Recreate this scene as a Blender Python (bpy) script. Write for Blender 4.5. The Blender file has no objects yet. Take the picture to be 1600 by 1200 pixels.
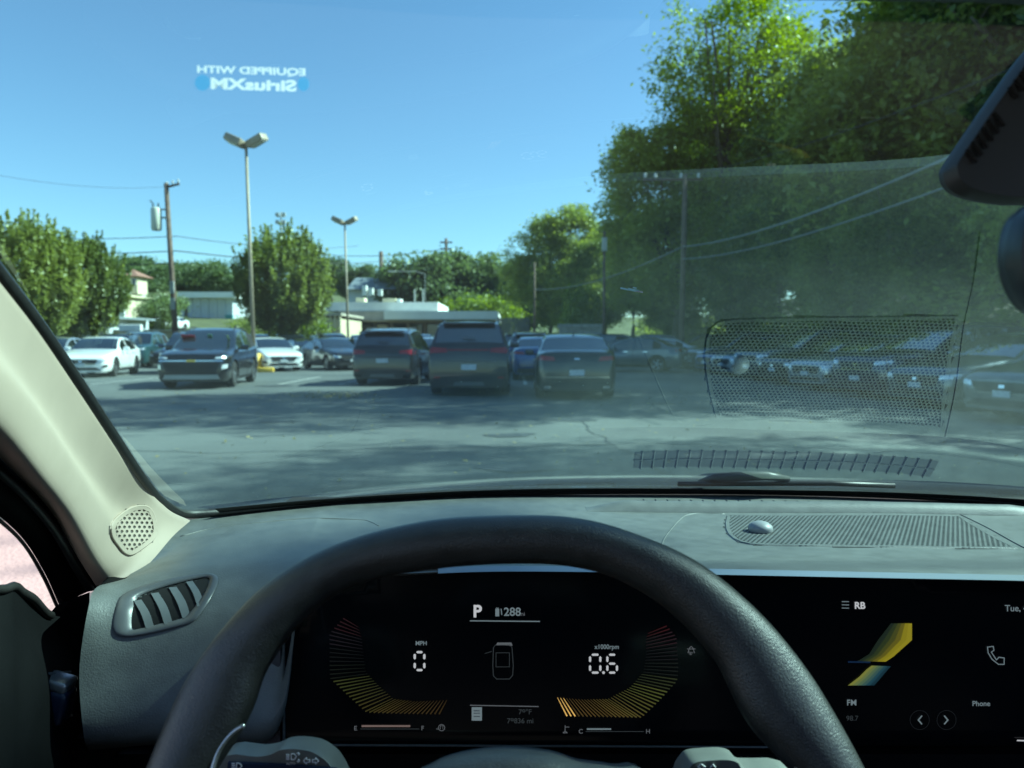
import bpy, bmesh, math, random
import numpy as np
from mathutils import Vector, Matrix, noise
from mathutils.bvhtree import BVHTree

# ---------------------------------------------------------------- camera, sky, sun, exposure
SC = bpy.context.scene
FPX = 1202.0
EYE = Vector((0.0, 0.0, 1.25))
PITCH = math.atan(66.0 / FPX)
cam_data = bpy.data.cameras.new('camera')
cam = bpy.data.objects.new('camera', cam_data)
SC.collection.objects.link(cam)
cam.location = EYE
cam.rotation_euler = (math.radians(90) - PITCH, 0, 0)
cam_data.sensor_width = 36.0
cam_data.lens = 36.0 * FPX / 1600.0
cam_data.clip_start = 0.02
cam_data.clip_end = 3000.0
cam_data.dof.use_dof = True
cam_data.dof.focus_distance = 0.78
cam_data.dof.aperture_fstop = 9.0
SC.camera = cam

SUN_EL = math.radians(40)
SUN_AZ = math.radians(12)          # ahead of straight right (+X towards +Y)
SUN_DIR = Vector((math.cos(SUN_EL) * math.cos(SUN_AZ), math.cos(SUN_EL) * math.sin(SUN_AZ), math.sin(SUN_EL)))
world = bpy.data.worlds.new('World')
SC.world = world
world.use_nodes = True
wn = world.node_tree
wn.nodes.clear()
sky = wn.nodes.new('ShaderNodeTexSky')
sky.sky_type = 'NISHITA'
sky.sun_disc = False
sky.sun_elevation = SUN_EL
sky.sun_rotation = math.radians(90) - SUN_AZ
sky.air_density = 1.0
sky.altitude = 200
sky.dust_density = 0.15
sky.ozone_density = 3.2
bg = wn.nodes.new('ShaderNodeBackground')
bg.inputs['Strength'].default_value = 0.082
wo = wn.nodes.new('ShaderNodeOutputWorld')
wn.links.new(sky.outputs[0], bg.inputs['Color'])
wn.links.new(bg.outputs[0], wo.inputs['Surface'])

sl = bpy.data.lights.new('sun', 'SUN')
sun = bpy.data.objects.new('sun', sl)
SC.collection.objects.link(sun)
sl.energy = 4.8
sl.angle = math.radians(0.53)
sl.color = (1.0, 0.96, 0.86)
sun.rotation_euler = (-SUN_DIR).to_track_quat('-Z', 'Y').to_euler()
sun.location = (30, 10, 40)

SC.view_settings.view_transform = 'Standard'
SC.view_settings.look = 'None'
SC.view_settings.exposure = 1.45
SC.view_settings.gamma = 1.0
SC.view_settings.use_curve_mapping = False
SC.cycles.max_bounces = 8
SC.cycles.transparent_max_bounces = 12
SC.cycles.caustics_reflective = False
SC.cycles.caustics_refractive = False
SC.cycles.sample_clamp_indirect = 6.0

# ---------------------------------------------------------------- helpers
CP, SP = math.cos(PITCH), math.sin(PITCH)


def ray(px, py):
    x = (px - 800.0) / FPX
    v = (600.0 - py) / FPX
    return Vector((x, CP + SP * v, -SP + CP * v))


def pt(px, py, Y):
    """point at forward distance Y (metres) seen at photo position px, py"""
    r = ray(px, py)
    return EYE + r * (Y / r.y)


COL = SC.collection
ORG = {}


def mat(name, color, rough=0.5, metal=0.0, spec=0.5, coat=0.0, emit=None, estr=0.0, sub=None):
    m = bpy.data.materials.new(name)
    m.use_nodes = True
    b = m.node_tree.nodes['Principled BSDF']
    b.inputs['Base Color'].default_value = (*color, 1)
    b.inputs['Roughness'].default_value = rough
    b.inputs['Metallic'].default_value = metal
    b.inputs['Specular IOR Level'].default_value = spec
    b.inputs['Coat Weight'].default_value = coat
    b.inputs['Coat Roughness'].default_value = 0.04
    if emit:
        b.inputs['Emission Color'].default_value = (*emit, 1)
        b.inputs['Emission Strength'].default_value = estr
    return m


def vary(m, scale=8.0, amount=0.25, bump=0.0, bscale=None, bdist=0.002, coord='Object', detail=4.0, rvar=0.0):
    """procedural colour mottling, roughness variation and bump for a principled material"""
    nt = m.node_tree
    b = nt.nodes['Principled BSDF']
    tc = nt.nodes.new('ShaderNodeTexCoord')
    n = nt.nodes.new('ShaderNodeTexNoise')
    n.inputs['Scale'].default_value = scale
    n.inputs['Detail'].default_value = detail
    nt.links.new(tc.outputs[coord], n.inputs['Vector'])
    c = tuple(b.inputs['Base Color'].default_value)[:3]
    r = nt.nodes.new('ShaderNodeValToRGB')
    r.color_ramp.elements[0].position = 0.3
    r.color_ramp.elements[1].position = 0.7
    r.color_ramp.elements[0].color = (*[x * (1 - amount) for x in c], 1)
    r.color_ramp.elements[1].color = (*[min(1, x * (1 + amount)) for x in c], 1)
    nt.links.new(n.outputs['Fac'], r.inputs['Fac'])
    nt.links.new(r.outputs['Color'], b.inputs['Base Color'])
    if rvar:
        mr = nt.nodes.new('ShaderNodeMapRange')
        mr.inputs['To Min'].default_value = max(0, b.inputs['Roughness'].default_value - rvar)
        mr.inputs['To Max'].default_value = min(1, b.inputs['Roughness'].default_value + rvar)
        nt.links.new(n.outputs['Fac'], mr.inputs['Value'])
        nt.links.new(mr.outputs[0], b.inputs['Roughness'])
    if bump:
        n2 = nt.nodes.new('ShaderNodeTexNoise')
        n2.inputs['Scale'].default_value = bscale or scale * 10
        n2.inputs['Detail'].default_value = 3
        nt.links.new(tc.outputs[coord], n2.inputs['Vector'])
        bp = nt.nodes.new('ShaderNodeBump')
        bp.inputs['Strength'].default_value = bump
        bp.inputs['Distance'].default_value = bdist
        nt.links.new(n2.outputs['Fac'], bp.inputs['Height'])
        nt.links.new(bp.outputs[0], b.inputs['Normal'])
    return m


def tag(o, label=None, cat=None, group=None, kind=None):
    if label: o['label'] = label
    if cat: o['category'] = cat
    if group: o['group'] = group
    if kind: o['kind'] = kind
    return o


def empty(name, loc=(0, 0, 0), rz=0.0):
    o = bpy.data.objects.new(name, None)
    o.empty_display_size = 0.2
    COL.objects.link(o)
    o.location = loc
    o.rotation_euler = (0, 0, rz)
    ORG[o.name] = Vector(loc)
    return o


def mk(name, verts, faces, m=None, parent=None, smooth=False, org=None, flat_angle=None):
    """link a mesh object; verts are in world space unless the parent is at the origin of its own local space"""
    if parent is not None:
        org = ORG[parent.name]
    elif org is None:
        org = Vector((0, 0, 0))
    org = Vector(org)
    me = bpy.data.meshes.new(name)
    me.from_pydata([tuple(Vector(v) - org) for v in verts], [], faces)
    if m: me.materials.append(m)
    if smooth or flat_angle:
        me.shade_smooth()
    if flat_angle:
        me.set_sharp_from_angle(angle=math.radians(flat_angle))
    me.update()
    o = bpy.data.objects.new(name, me)
    COL.objects.link(o)
    if parent is not None:
        o.parent = parent
        ORG[o.name] = org
    else:
        o.location = org
        ORG[o.name] = org
    return o


class MB:
    """collects shapes into one vertex/face list"""
    def __init__(s):
        s.v = []; s.f = []

    def add(s, v, f):
        k = len(s.v)
        s.v += [Vector(p) for p in v]
        s.f += [tuple(i + k for i in q) for q in f]
        return s

    def box(s, c, d, R=None, bev=0.0):
        c = Vector(c); hx, hy, hz = d[0] / 2, d[1] / 2, d[2] / 2
        if bev <= 0:
            p = [(x, y, z) for z in (-hz, hz) for y in (-hy, hy) for x in (-hx, hx)]
            f = [(0, 2, 3, 1), (4, 5, 7, 6), (0, 1, 5, 4), (2, 6, 7, 3), (0, 4, 6, 2), (1, 3, 7, 5)]
        else:
            bm = bmesh.new()
            bmesh.ops.create_cube(bm, size=1.0)
            for q in bm.verts:
                q.co = Vector((q.co.x * d[0], q.co.y * d[1], q.co.z * d[2]))
            bmesh.ops.bevel(bm, geom=bm.edges[:], offset=bev, segments=2, affect='EDGES', profile=0.5)
            bm.verts.index_update()
            p = [q.co.copy() for q in bm.verts]
            f = [tuple(q.index for q in g.verts) for g in bm.faces]
            bm.free()
        s.add([c + ((R @ Vector(q)) if R else Vector(q)) for q in p], f)
        return s

    def tube(s, pts, r, n=8, cap=True):
        pts = [Vector(p) for p in pts]
        m = len(pts)
        rr = r if isinstance(r, (list, tuple)) else [r] * m
        rings = []
        up = Vector((0, 0, 1))
        for i in range(m):
            t = (pts[min(i + 1, m - 1)] - pts[max(i - 1, 0)])
            if t.length < 1e-9: t = Vector((0, 0, 1))
            t.normalize()
            a = t.cross(up)
            if a.length < 0.05: a = t.cross(Vector((0, 1, 0)))
            a.normalize(); b = t.cross(a).normalized()
            rings.append([pts[i] + (a * math.cos(q * 2 * math.pi / n) + b * math.sin(q * 2 * math.pi / n)) * rr[i] for q in range(n)])
        v = [p for g in rings for p in g]
        f = []
        for i in range(m - 1):
            for q in range(n):
                f.append((i * n + q, i * n + (q + 1) % n, (i + 1) * n + (q + 1) % n, (i + 1) * n + q))
        if cap:
            f.append(tuple(range(n - 1, -1, -1)))
            f.append(tuple(range((m - 1) * n, m * n)))
        s.add(v, f)
        return s

    def prism(s, poly, vec):
        """poly: list of 3-D points; extruded by vec"""
        n = len(poly)
        vec = Vector(vec)
        v = [Vector(p) for p in poly] + [Vector(p) + vec for p in poly]
        f = [tuple(range(n)), tuple(range(2 * n - 1, n - 1, -1))]
        for i in range(n):
            f.append((i, i + n, (i + 1) % n + n, (i + 1) % n))
        s.add(v, f)
        return s

    def lathe(s, prof, c=(0, 0, 0), axis='z', n=24):
        c = Vector(c)
        v = []; f = []
        for (r, h) in prof:
            for q in range(n):
                a = 2 * math.pi * q / n
                if axis == 'z': v.append(c + Vector((r * math.cos(a), r * math.sin(a), h)))
                elif axis == 'x': v.append(c + Vector((h, r * math.cos(a), r * math.sin(a))))
                else: v.append(c + Vector((r * math.cos(a), h, r * math.sin(a))))
        for i in range(len(prof) - 1):
            for q in range(n):
                f.append((i * n + q, i * n + (q + 1) % n, (i + 1) * n + (q + 1) % n, (i + 1) * n + q))
        s.add(v, f)
        return s

    def build(s, name, m=None, parent=None, smooth=False, org=None, flat_angle=None):
        return mk(name, s.v, s.f, m, parent, smooth, org, flat_angle)


def grid_faces(nu, nv, closed_u=False):
    f = []
    for i in range(nv - 1):
        for j in range(nu - (0 if closed_u else 1)):
            a = i * nu + j; b = i * nu + (j + 1) % nu
            f.append((a, b, b + nu, a + nu))
    return f


def cr(p0, p1, p2, p3, t):
    return 0.5 * ((2 * p1) + (-p0 + p2) * t + (2 * p0 - 5 * p1 + 4 * p2 - p3) * t * t + (-p0 + 3 * p1 - 3 * p2 + p3) * t ** 3)


def spline(P, n):
    """Catmull-Rom through P (Vectors), n samples per span"""
    P = [Vector(p) for p in P]
    Q = [P[0] * 2 - P[1]] + P + [P[-1] * 2 - P[-2]]
    out = []
    for i in range(len(P) - 1):
        for k in range(n):
            out.append(cr(Q[i], Q[i + 1], Q[i + 2], Q[i + 3], k / n))
    out.append(P[-1])
    return out


def spline_closed(P, n):
    P = [Vector(p) for p in P]; m = len(P)
    out = []
    for i in range(m):
        for k in range(n):
            out.append(cr(P[i - 1], P[i], P[(i + 1) % m], P[(i + 2) % m], k / n))
    return out


def inside(poly, x, y):
    c = False
    n = len(poly)
    for i in range(n):
        x1, y1 = poly[i]; x2, y2 = poly[i - 1]
        if (y1 > y) != (y2 > y) and x < (x2 - x1) * (y - y1) / (y2 - y1) + x1:
            c = not c
    return c


def text_mesh(body, size, bold=0.0, align='LEFT'):
    cu = bpy.data.curves.new('t', 'FONT')
    cu.body = body; cu.size = size; cu.align_x = align; cu.offset = bold
    o = bpy.data.objects.new('t', cu)
    COL.objects.link(o)
    dg = bpy.context.evaluated_depsgraph_get()
    me = bpy.data.meshes.new_from_object(o.evaluated_get(dg))
    bpy.data.objects.remove(o)
    v = [q.co.copy() for q in me.vertices]
    f = [tuple(p.vertices) for p in me.polygons]
    bpy.data.meshes.remove(me)
    return v, f


def copy_tree(o, parent=None):
    c = o.copy()
    COL.objects.link(c)
    if parent is not None:
        c.parent = parent
    for ch in list(KIDS.get(o.name, [])):
        copy_tree(ch, c)
    return c


KIDS = {}


def index_children(root):
    for ch in root.children:
        KIDS.setdefault(root.name, []).append(ch)
        index_children(ch)
# ================================================================ MATERIALS OF THE PLACE
M_asph = mat('asphalt', (0.085, 0.09, 0.092), 0.85)
def asphalt_nodes(m, c0, c1):
    nt = m.node_tree; b = nt.nodes['Principled BSDF']
    tc = nt.nodes.new('ShaderNodeTexCoord')
    n1 = nt.nodes.new('ShaderNodeTexNoise'); n1.inputs['Scale'].default_value = 0.25; n1.inputs['Detail'].default_value = 6
    n2 = nt.nodes.new('ShaderNodeTexNoise'); n2.inputs['Scale'].default_value = 60; n2.inputs['Detail'].default_value = 3
    n3 = nt.nodes.new('ShaderNodeTexVoronoi'); n3.inputs['Scale'].default_value = 45
    for n in (n1, n2, n3): nt.links.new(tc.outputs['Object'], n.inputs['Vector'])
    r = nt.nodes.new('ShaderNodeValToRGB')
    r.color_ramp.elements[0].position = 0.32; r.color_ramp.elements[0].color = (*c0, 1)
    r.color_ramp.elements[1].position = 0.72; r.color_ramp.elements[1].color = (*c1, 1)
    mx = nt.nodes.new('ShaderNodeMixRGB'); mx.blend_type = 'MULTIPLY'; mx.inputs['Fac'].default_value = 0.6
    r2 = nt.nodes.new('ShaderNodeValToRGB')
    r2.color_ramp.elements[0].color = (0.45, 0.45, 0.45, 1); r2.color_ramp.elements[1].color = (1.45, 1.45, 1.45, 1)
    nt.links.new(n1.outputs['Fac'], r.inputs['Fac']); nt.links.new(n2.outputs['Fac'], r2.inputs['Fac'])
    nt.links.new(r.outputs['Color'], mx.inputs['Color1']); nt.links.new(r2.outputs['Color'], mx.inputs['Color2'])
    nt.links.new(mx.outputs[0], b.inputs['Base Color'])
    bp = nt.nodes.new('ShaderNodeBump'); bp.inputs['Strength'].default_value = 0.4; bp.inputs['Distance'].default_value = 0.01
    nt.links.new(n3.outputs['Distance'], bp.inputs['Height']); nt.links.new(bp.outputs[0], b.inputs['Normal'])
asphalt_nodes(M_asph, (0.080, 0.088, 0.086), (0.155, 0.165, 0.155))
M_grass = vary(mat('dry_grass', (0.10, 0.11, 0.04), 0.9), 0.5, 0.4, 0.5, 30, 0.05)
M_pave = mat('pinkish_concrete', (0.40, 0.30, 0.29), 0.85); asphalt_nodes(M_pave, (0.36, 0.27, 0.26), (0.55, 0.43, 0.41))
M_line = vary(mat('worn_white_line', (0.45, 0.45, 0.42), 0.8), 9, 0.4)
M_crack = mat('crack_sealant', (0.05, 0.052, 0.054), 0.6)
M_kerb = vary(mat('kerb_concrete', (0.38, 0.36, 0.32), 0.85), 3, 0.25, 0.3, 50, 0.01)

# ================================================================ GROUND
def sheet(name, x0, x1, y0, y1, z, m, nx=1, ny=1, zf=None, **kw):
    v = []
    for j in range(ny + 1):
        for i in range(nx + 1):
            x = x0 + (x1 - x0) * i / nx; y = y0 + (y1 - y0) * j / ny
            v.append((x, y, z + (zf(x, y) if zf else 0)))
    return mk(name, v, grid_faces(nx + 1, ny + 1), m, **kw)

def rise(x, y):
    # the land beyond the lot climbs gently, higher at the far left
    t = max(0.0, (y - 72) / 200.0)
    left = 1.0 / (1.0 + math.exp((x + 18) / 10.0))
    return min(1.0, t) ** 1.2 * (10 + 10 * left) + (2.2 * left * min(1, max(0, (y - 66) / 12.0)))
tag(sheet('ground', -700, 700, -120, 1500, -0.02, M_grass, 120, 160, rise, smooth=True), kind='structure')
tag(sheet('parking_lot', -60, 13.6, -40, 68, 0.0, M_asph, 8, 8), kind='structure')
tag(sheet('pavement', -9, -2.1, -8, 5.3, 0.004, M_pave), kind='structure')
kb = MB(); kb.box((13.75, 22, 0.065), (0.28, 100, 0.15), bev=0.02)
tag(kb.build('kerb', M_kerb), kind='structure')
kb = MB(); kb.box((-22, 68.15, 0.065), (72, 0.28, 0.15), bev=0.02)
tag(kb.build('kerb', M_kerb), kind='structure')
# painted bay lines: worn
ml = MB()
for k in range(14):
    y = 10.4 + 2.8 * k
    ml.add([(7.4, y + .75, .004), (7.4, y + .85, .004), (13.2, y + 1.8 + .1, .004), (13.2, y + 1.8, .004)], [(3, 2, 1, 0)])
for x in (-12.4, -6.9, -5.1, -2.2, 0.35):
    ml.add([(x, 22.5, .004), (x + .1, 22.5, .004), (x + .1, 27.5, .004), (x, 27.5, .004)], [(0, 1, 2, 3)])
tag(ml.build('bay_lines', M_line), kind='structure')
# sealed crack running across the lane
rnd = random.Random(5)
mc = MB()
def crack(pts, w):
    L = []
    for a, b in zip(pts[:-1], pts[1:]):
        for k in range(8):
            t = k / 8
            L.append(Vector((a[0] + (b[0] - a[0]) * t + rnd.uniform(-.06, .06), a[1] + (b[1] - a[1]) * t + rnd.uniform(-.05, .05), .005)))
    L.append(Vector((*pts[-1], .005)))
    v = []
    for i, p in enumerate(L):
        d = (L[min(i + 1, len(L) - 1)] - L[max(i - 1, 0)]).normalized(); s = Vector((-d.y, d.x, 0))
        ww = w * rnd.uniform(.5, 1.2)
        v += [p + s * ww, p - s * ww]
    mc.add(v, grid_faces(2, len(L)))
crack([(0.1, 19.5), (1.0, 13), (1.2, 9.5), (1.5, 7.2), (1.6, 4)], .012)
crack([(-8.0, 17.5), (-4, 15.8), (0.7, 14.4), (5.5, 13.5)], .014)
crack([(-7, 9.2), (-3.4, 8.6), (1.2, 9.3)], .018)
tag(mc.build('sealed_cracks', M_crack), kind='structure')
st = MB()
for k in range(34):
    x, y, r_ = rnd.uniform(-11, 7), rnd.uniform(5, 30), rnd.uniform(.1, .5)
    n_ = 14; ph = rnd.uniform(0, 6)
    st.add([(x + r_ * (1 + .3 * math.sin(3 * a + ph) + rnd.uniform(-.12, .12)) * math.cos(a), y + r_ * .8 * (1 + .25 * math.cos(2 * a + ph)) * math.sin(a), .008) for a in [q * 2 * math.pi / n_ for q in range(n_)]], [tuple(range(n_))])
tag(st.build('oil_stains', vary(mat('oil_stain', (.055, .058, .06), .6), 5, .4)), kind='structure')

# ================================================================ FOLIAGE
def leaf_mat(name, dark, light, trans):
    m = bpy.data.materials.new(name); m.use_nodes = True
    nt = m.node_tree; nt.nodes.clear()
    o = nt.nodes.new('ShaderNodeOutputMaterial')
    df = nt.nodes.new('ShaderNodeBsdfDiffuse'); tr = nt.nodes.new('ShaderNodeBsdfTranslucent'); gl = nt.nodes.new('ShaderNodeBsdfGlossy')
    gl.inputs['Roughness'].default_value = 0.42; gl.inputs['Color'].default_value = (.55, .6, .5, 1)
    geo = nt.nodes.new('ShaderNodeNewGeometry')
    n = nt.nodes.new('ShaderNodeTexNoise'); n.inputs['Scale'].default_value = 0.55; n.inputs['Detail'].default_value = 5
    nt.links.new(geo.outputs['Position'], n.inputs['Vector'])
    oi = nt.nodes.new('ShaderNodeObjectInfo')
    ad = nt.nodes.new('ShaderNodeMath'); ad.operation = 'MULTIPLY_ADD'
    ad.inputs[1].default_value = 0.4; nt.links.new(oi.outputs['Random'], ad.inputs[0]); nt.links.new(n.outputs['Fac'], ad.inputs[2])
    rl = nt.nodes.new('ShaderNodeMath'); rl.operation = 'MULTIPLY_ADD'; rl.inputs[1].default_value = 0.3
    nt.links.new(geo.outputs['Random Per Island'], rl.inputs[0]); nt.links.new(ad.outputs[0], rl.inputs[2])
    r = nt.nodes.new('ShaderNodeValToRGB')
    r.color_ramp.elements[0].position = 0.5; r.color_ramp.elements[0].color = (*dark, 1)
    r.color_ramp.elements[1].position = 1.1 if False else 0.98; r.color_ramp.elements[1].color = (*light, 1)
    nt.links.new(rl.outputs[0], r.inputs['Fac'])
    hs = nt.nodes.new('ShaderNodeHueSaturation'); hs.inputs['Value'].default_value = trans; hs.inputs['Saturation'].default_value = 1.15
    nt.links.new(r.outputs[0], df.inputs['Color']); nt.links.new(r.outputs[0], hs.inputs['Color']); nt.links.new(hs.outputs[0], tr.inputs['Color'])
    a = nt.nodes.new('ShaderNodeMixShader'); a.inputs[0].default_value = 0.45
    nt.links.new(df.outputs[0], a.inputs[1]); nt.links.new(tr.outputs[0], a.inputs[2])
    b = nt.nodes.new('ShaderNodeMixShader'); b.inputs[0].default_value = 0.07
    nt.links.new(a.outputs[0], b.inputs[1]); nt.links.new(gl.outputs[0], b.inputs[2])
    nt.links.new(b.outputs[0], o.inputs['Surface'])
    return m
M_leaf_wood = leaf_mat('woodland_leaves', (0.06, 0.10, 0.025), (0.33, 0.37, 0.085), 1.5)
M_leaf_lime = leaf_mat('lime_leaves', (0.07, 0.12, 0.016), (0.21, 0.26, 0.03), 1.8)
M_leaf_pear = leaf_mat('street_tree_leaves', (0.085, 0.125, 0.035), (0.29, 0.33, 0.09), 1.4)
M_leaf_far = leaf_mat('distant_leaves', (0.055, 0.09, 0.045), (0.17, 0.22, 0.08), 1.4)
M_bark = vary(mat('bark', (0.11, 0.085, 0.06), 0.9), 6, 0.4, 0.8, 30, 0.03)

def crown_mesh(name, seed, rx, rz, zc, nclump, nleaf, leaf, spiky=0.0, ragged=0.35, cr_=0.85, droop=0.0, full=False):
    """leaves as small folded quads, gathered in clumps through the volume of an uneven crown"""
    r = np.random.RandomState(seed)
    V = []
    lobes = [(r.uniform(-.55, .55), r.uniform(-.55, .55), r.uniform(-.5, .6), r.uniform(.4, .62)) for _ in range(9)] + [(0, 0, 0, .68)]
    if full: lobes = [(0, 0, -.05, .97)] + [(a * .9, b * .9, c, .42) for a, b, c, s in lobes[:6]]
    k = 0; tries = 0
    while k < nclump and tries < nclump * 60:
        tries += 1
        p = r.uniform(-1.05, 1.05, 3)
        ok = False; edge = 0
        for (a, b, c, s) in lobes:
            d = math.sqrt((p[0] - a) ** 2 + (p[1] - b) ** 2 + ((p[2] - c) * .9) ** 2) / s
            if d < 1: ok = True; edge = max(edge, 1 - d)
        if not ok: continue
        if edge > .45 and r.rand() < (.85 if full else .75): continue
        if not full and noise.noise(Vector((p[0] * 2.2 + seed, p[1] * 2.2, p[2] * 2.2))) < -.12 - (1 - ragged) * .2: continue
        k += 1
        c = np.array([p[0] * rx, p[1] * rx, zc + p[2] * rz])
        cs = cr_ * r.uniform(.55, 1.25)
        m = int(nleaf * r.uniform(.6, 1.3))
        if spiky > 0 :
            # upright shoot
            L = spiky * r.uniform(.5, 1.2)
            t = r.rand(m)
            out = np.array([p[0], p[1], 0]) * .35
            q = c + np.outer(t, np.array([0, 0, 1.0]) + out) * L + r.normal(0, .16, (m, 3)) * cs * (1.15 - t[:, None])
        else:
            g = r.normal(0, .42, (m, 3)) * cs
            g[:, 2] *= .62
            g[:, 2] -= droop * (g[:, 0] ** 2 + g[:, 1] ** 2)
            q = c + g
        nrm = r.normal(0, 1, (m, 3)); nrm[:, 2] = abs(nrm[:, 2]) + .5
        nrm /= np.linalg.norm(nrm, axis=1)[:, None]
        u = np.cross(nrm, r.normal(0, 1, (m, 3))); u /= np.linalg.norm(u, axis=1)[:, None]
        w = np.cross(nrm, u)
        s = leaf * r.uniform(.6, 1.25, m)[:, None]
        V.append(np.stack([q - u * s, q - w * s * .45 + nrm * s * .15, q + u * s, q + w * s * .45 + nrm * s * .15], 1).reshape(-1, 3))
    V = np.concatenate(V)
    n = len(V) // 4
    me = bpy.data.meshes.new(name)
    me.vertices.add(n * 4); me.vertices.foreach_set('co', V.astype(np.float32).ravel())
    me.loops.add(n * 4); me.loops.foreach_set('vertex_index', np.arange(n * 4, dtype=np.int32))
    me.polygons.add(n); me.polygons.foreach_set('loop_start', np.arange(0, n * 4, 4, dtype=np.int32))
    me.polygons.foreach_set('loop_total', np.full(n, 4, dtype=np.int32))
    me.update(calc_edges=True); me.validate()
    return me

def trunk_mesh(name, seed, h, r0, spread, nlimb, htop):
    r = random.Random(seed)
    mb = MB()
    pts = [Vector((0, 0, -.2))]
    for i in range(1, 7):
        pts.append(Vector((r.uniform(-.02, .02) * h, r.uniform(-.02, .02) * h, h * i / 6)))
    mb.tube(pts, [r0 * (1.25 if i == 0 else 1 - .12 * i) for i in range(7)], 9)
    for k in range(nlimb):
        z0 = h * r.uniform(.45, 1.0); a = r.uniform(0, 6.28)
        e = Vector((math.cos(a) * spread * r.uniform(.5, 1), math.sin(a) * spread * r.uniform(.5, 1), r.uniform(h * .95, htop)))
        s = Vector((0, 0, z0)); mid = (s + e) / 2 + Vector((math.cos(a) * .25, math.sin(a) * .25, -.25)) * (spread * .3)
        P = spline([s, mid, e], 3)
        mb.tube(P, [r0 * .5 * (1 - i / len(P)) + .02 for i in range(len(P))], 6)
        for q in range(2):
            b0 = P[r.randrange(2, len(P) - 1)]
            b1 = b0 + Vector((r.uniform(-1, 1), r.uniform(-1, 1), r.uniform(.2, 1.2))) * spread * .3
            mb.tube([b0, (b0 + b1) / 2 + Vector((0, 0, .1)), b1], [r0 * .18, r0 * .12, .015], 5)
    me = bpy.data.meshes.new(name)
    me.from_pydata([tuple(v) for v in mb.v], [], mb.f); me.shade_smooth(); me.materials.append(M_bark)
    return me

TREES = {}
def tree_kind(key, crown, trunk): TREES[key] = (crown, trunk)
for i in range(3):
    tree_kind('wood%d' % i, crown_mesh('crown', 11 + i, 4.3, 6.2, 9.6, 620, 74, .165, ragged=.2, cr_=1.15, droop=.12), trunk_mesh('trunk', 31 + i, 9, .26, 3.4, 9, 14))
tree_kind('airy', crown_mesh('crown', 21, 3.6, 7.0, 11.5, 430, 60, .13, ragged=.0, cr_=1.1), trunk_mesh('trunk', 41, 12, .22, 2.6, 12, 17))
for i in range(2):
    tree_kind('pear%d' % i, crown_mesh('crown', 51 + i, 2.9, 3.0, 4.6, 950, 52, .12, spiky=1.25, ragged=1.6, cr_=.75, full=True), trunk_mesh('trunk', 61 + i, 3.2, .16, 2.2, 9, 6.6))
for i in range(2):
    tree_kind('far%d' % i, crown_mesh('crown', 71 + i, 5.2, 4.6, 8.0, 330, 46, .34, ragged=.5, cr_=1.7), trunk_mesh('trunk', 81 + i, 6, .3, 3, 6, 10))
for i in range(2):
    tree_kind('bush%d' % i, crown_mesh('crown', 91 + i, 1.5, 1.3, 1.25, 110, 60, .11, ragged=.6, cr_=.7), trunk_mesh('trunk', 95 + i, .8, .05, .8, 5, 1.6))

def tree(kind, x, y, s, rz, label, group=None, leaf=None, name='tree', cat='tree', sz=None, z=None):
    t = empty(name, (x, y, rise(x, y) - .02 if z is None else z), rz)
    tag(t, label, cat, group)
    cm, tm = TREES[kind]
    for (nm, me) in (('trunk', tm), ('crown', cm)):
        o = bpy.data.objects.new(nm, me); COL.objects.link(o); o.parent = t
        o.scale = (s, s, s if sz is None else sz)
        if nm == 'crown':
            if not me.materials: me.materials.append(None)
            o.material_slots[0].link = 'OBJECT'
            o.material_slots[0].material = leaf or M_leaf_wood
    return t

def px_at(px, Y): return (px - 800) / FPX * Y

# two street trees at the far left
tree('pear0', px_at(45, 38), 38, .88, .4, 'broad street tree with upright shoots, at the left end behind the windshield pillar', 'clipped street trees in the lot', M_leaf_pear, 'street_tree')
tree('pear1', px_at(126, 43), 43, .86, 2.1, 'darker street tree overlapping the broad one beside the cream building', 'clipped street trees in the lot', M_leaf_pear, 'street_tree')
tree('pear0', px_at(446, 50), 50, 1.04, 4.0, 'round street tree standing alone behind the near lamp post', 'clipped street trees in the lot', M_leaf_pear, 'street_tree', sz=1.02)
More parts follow.
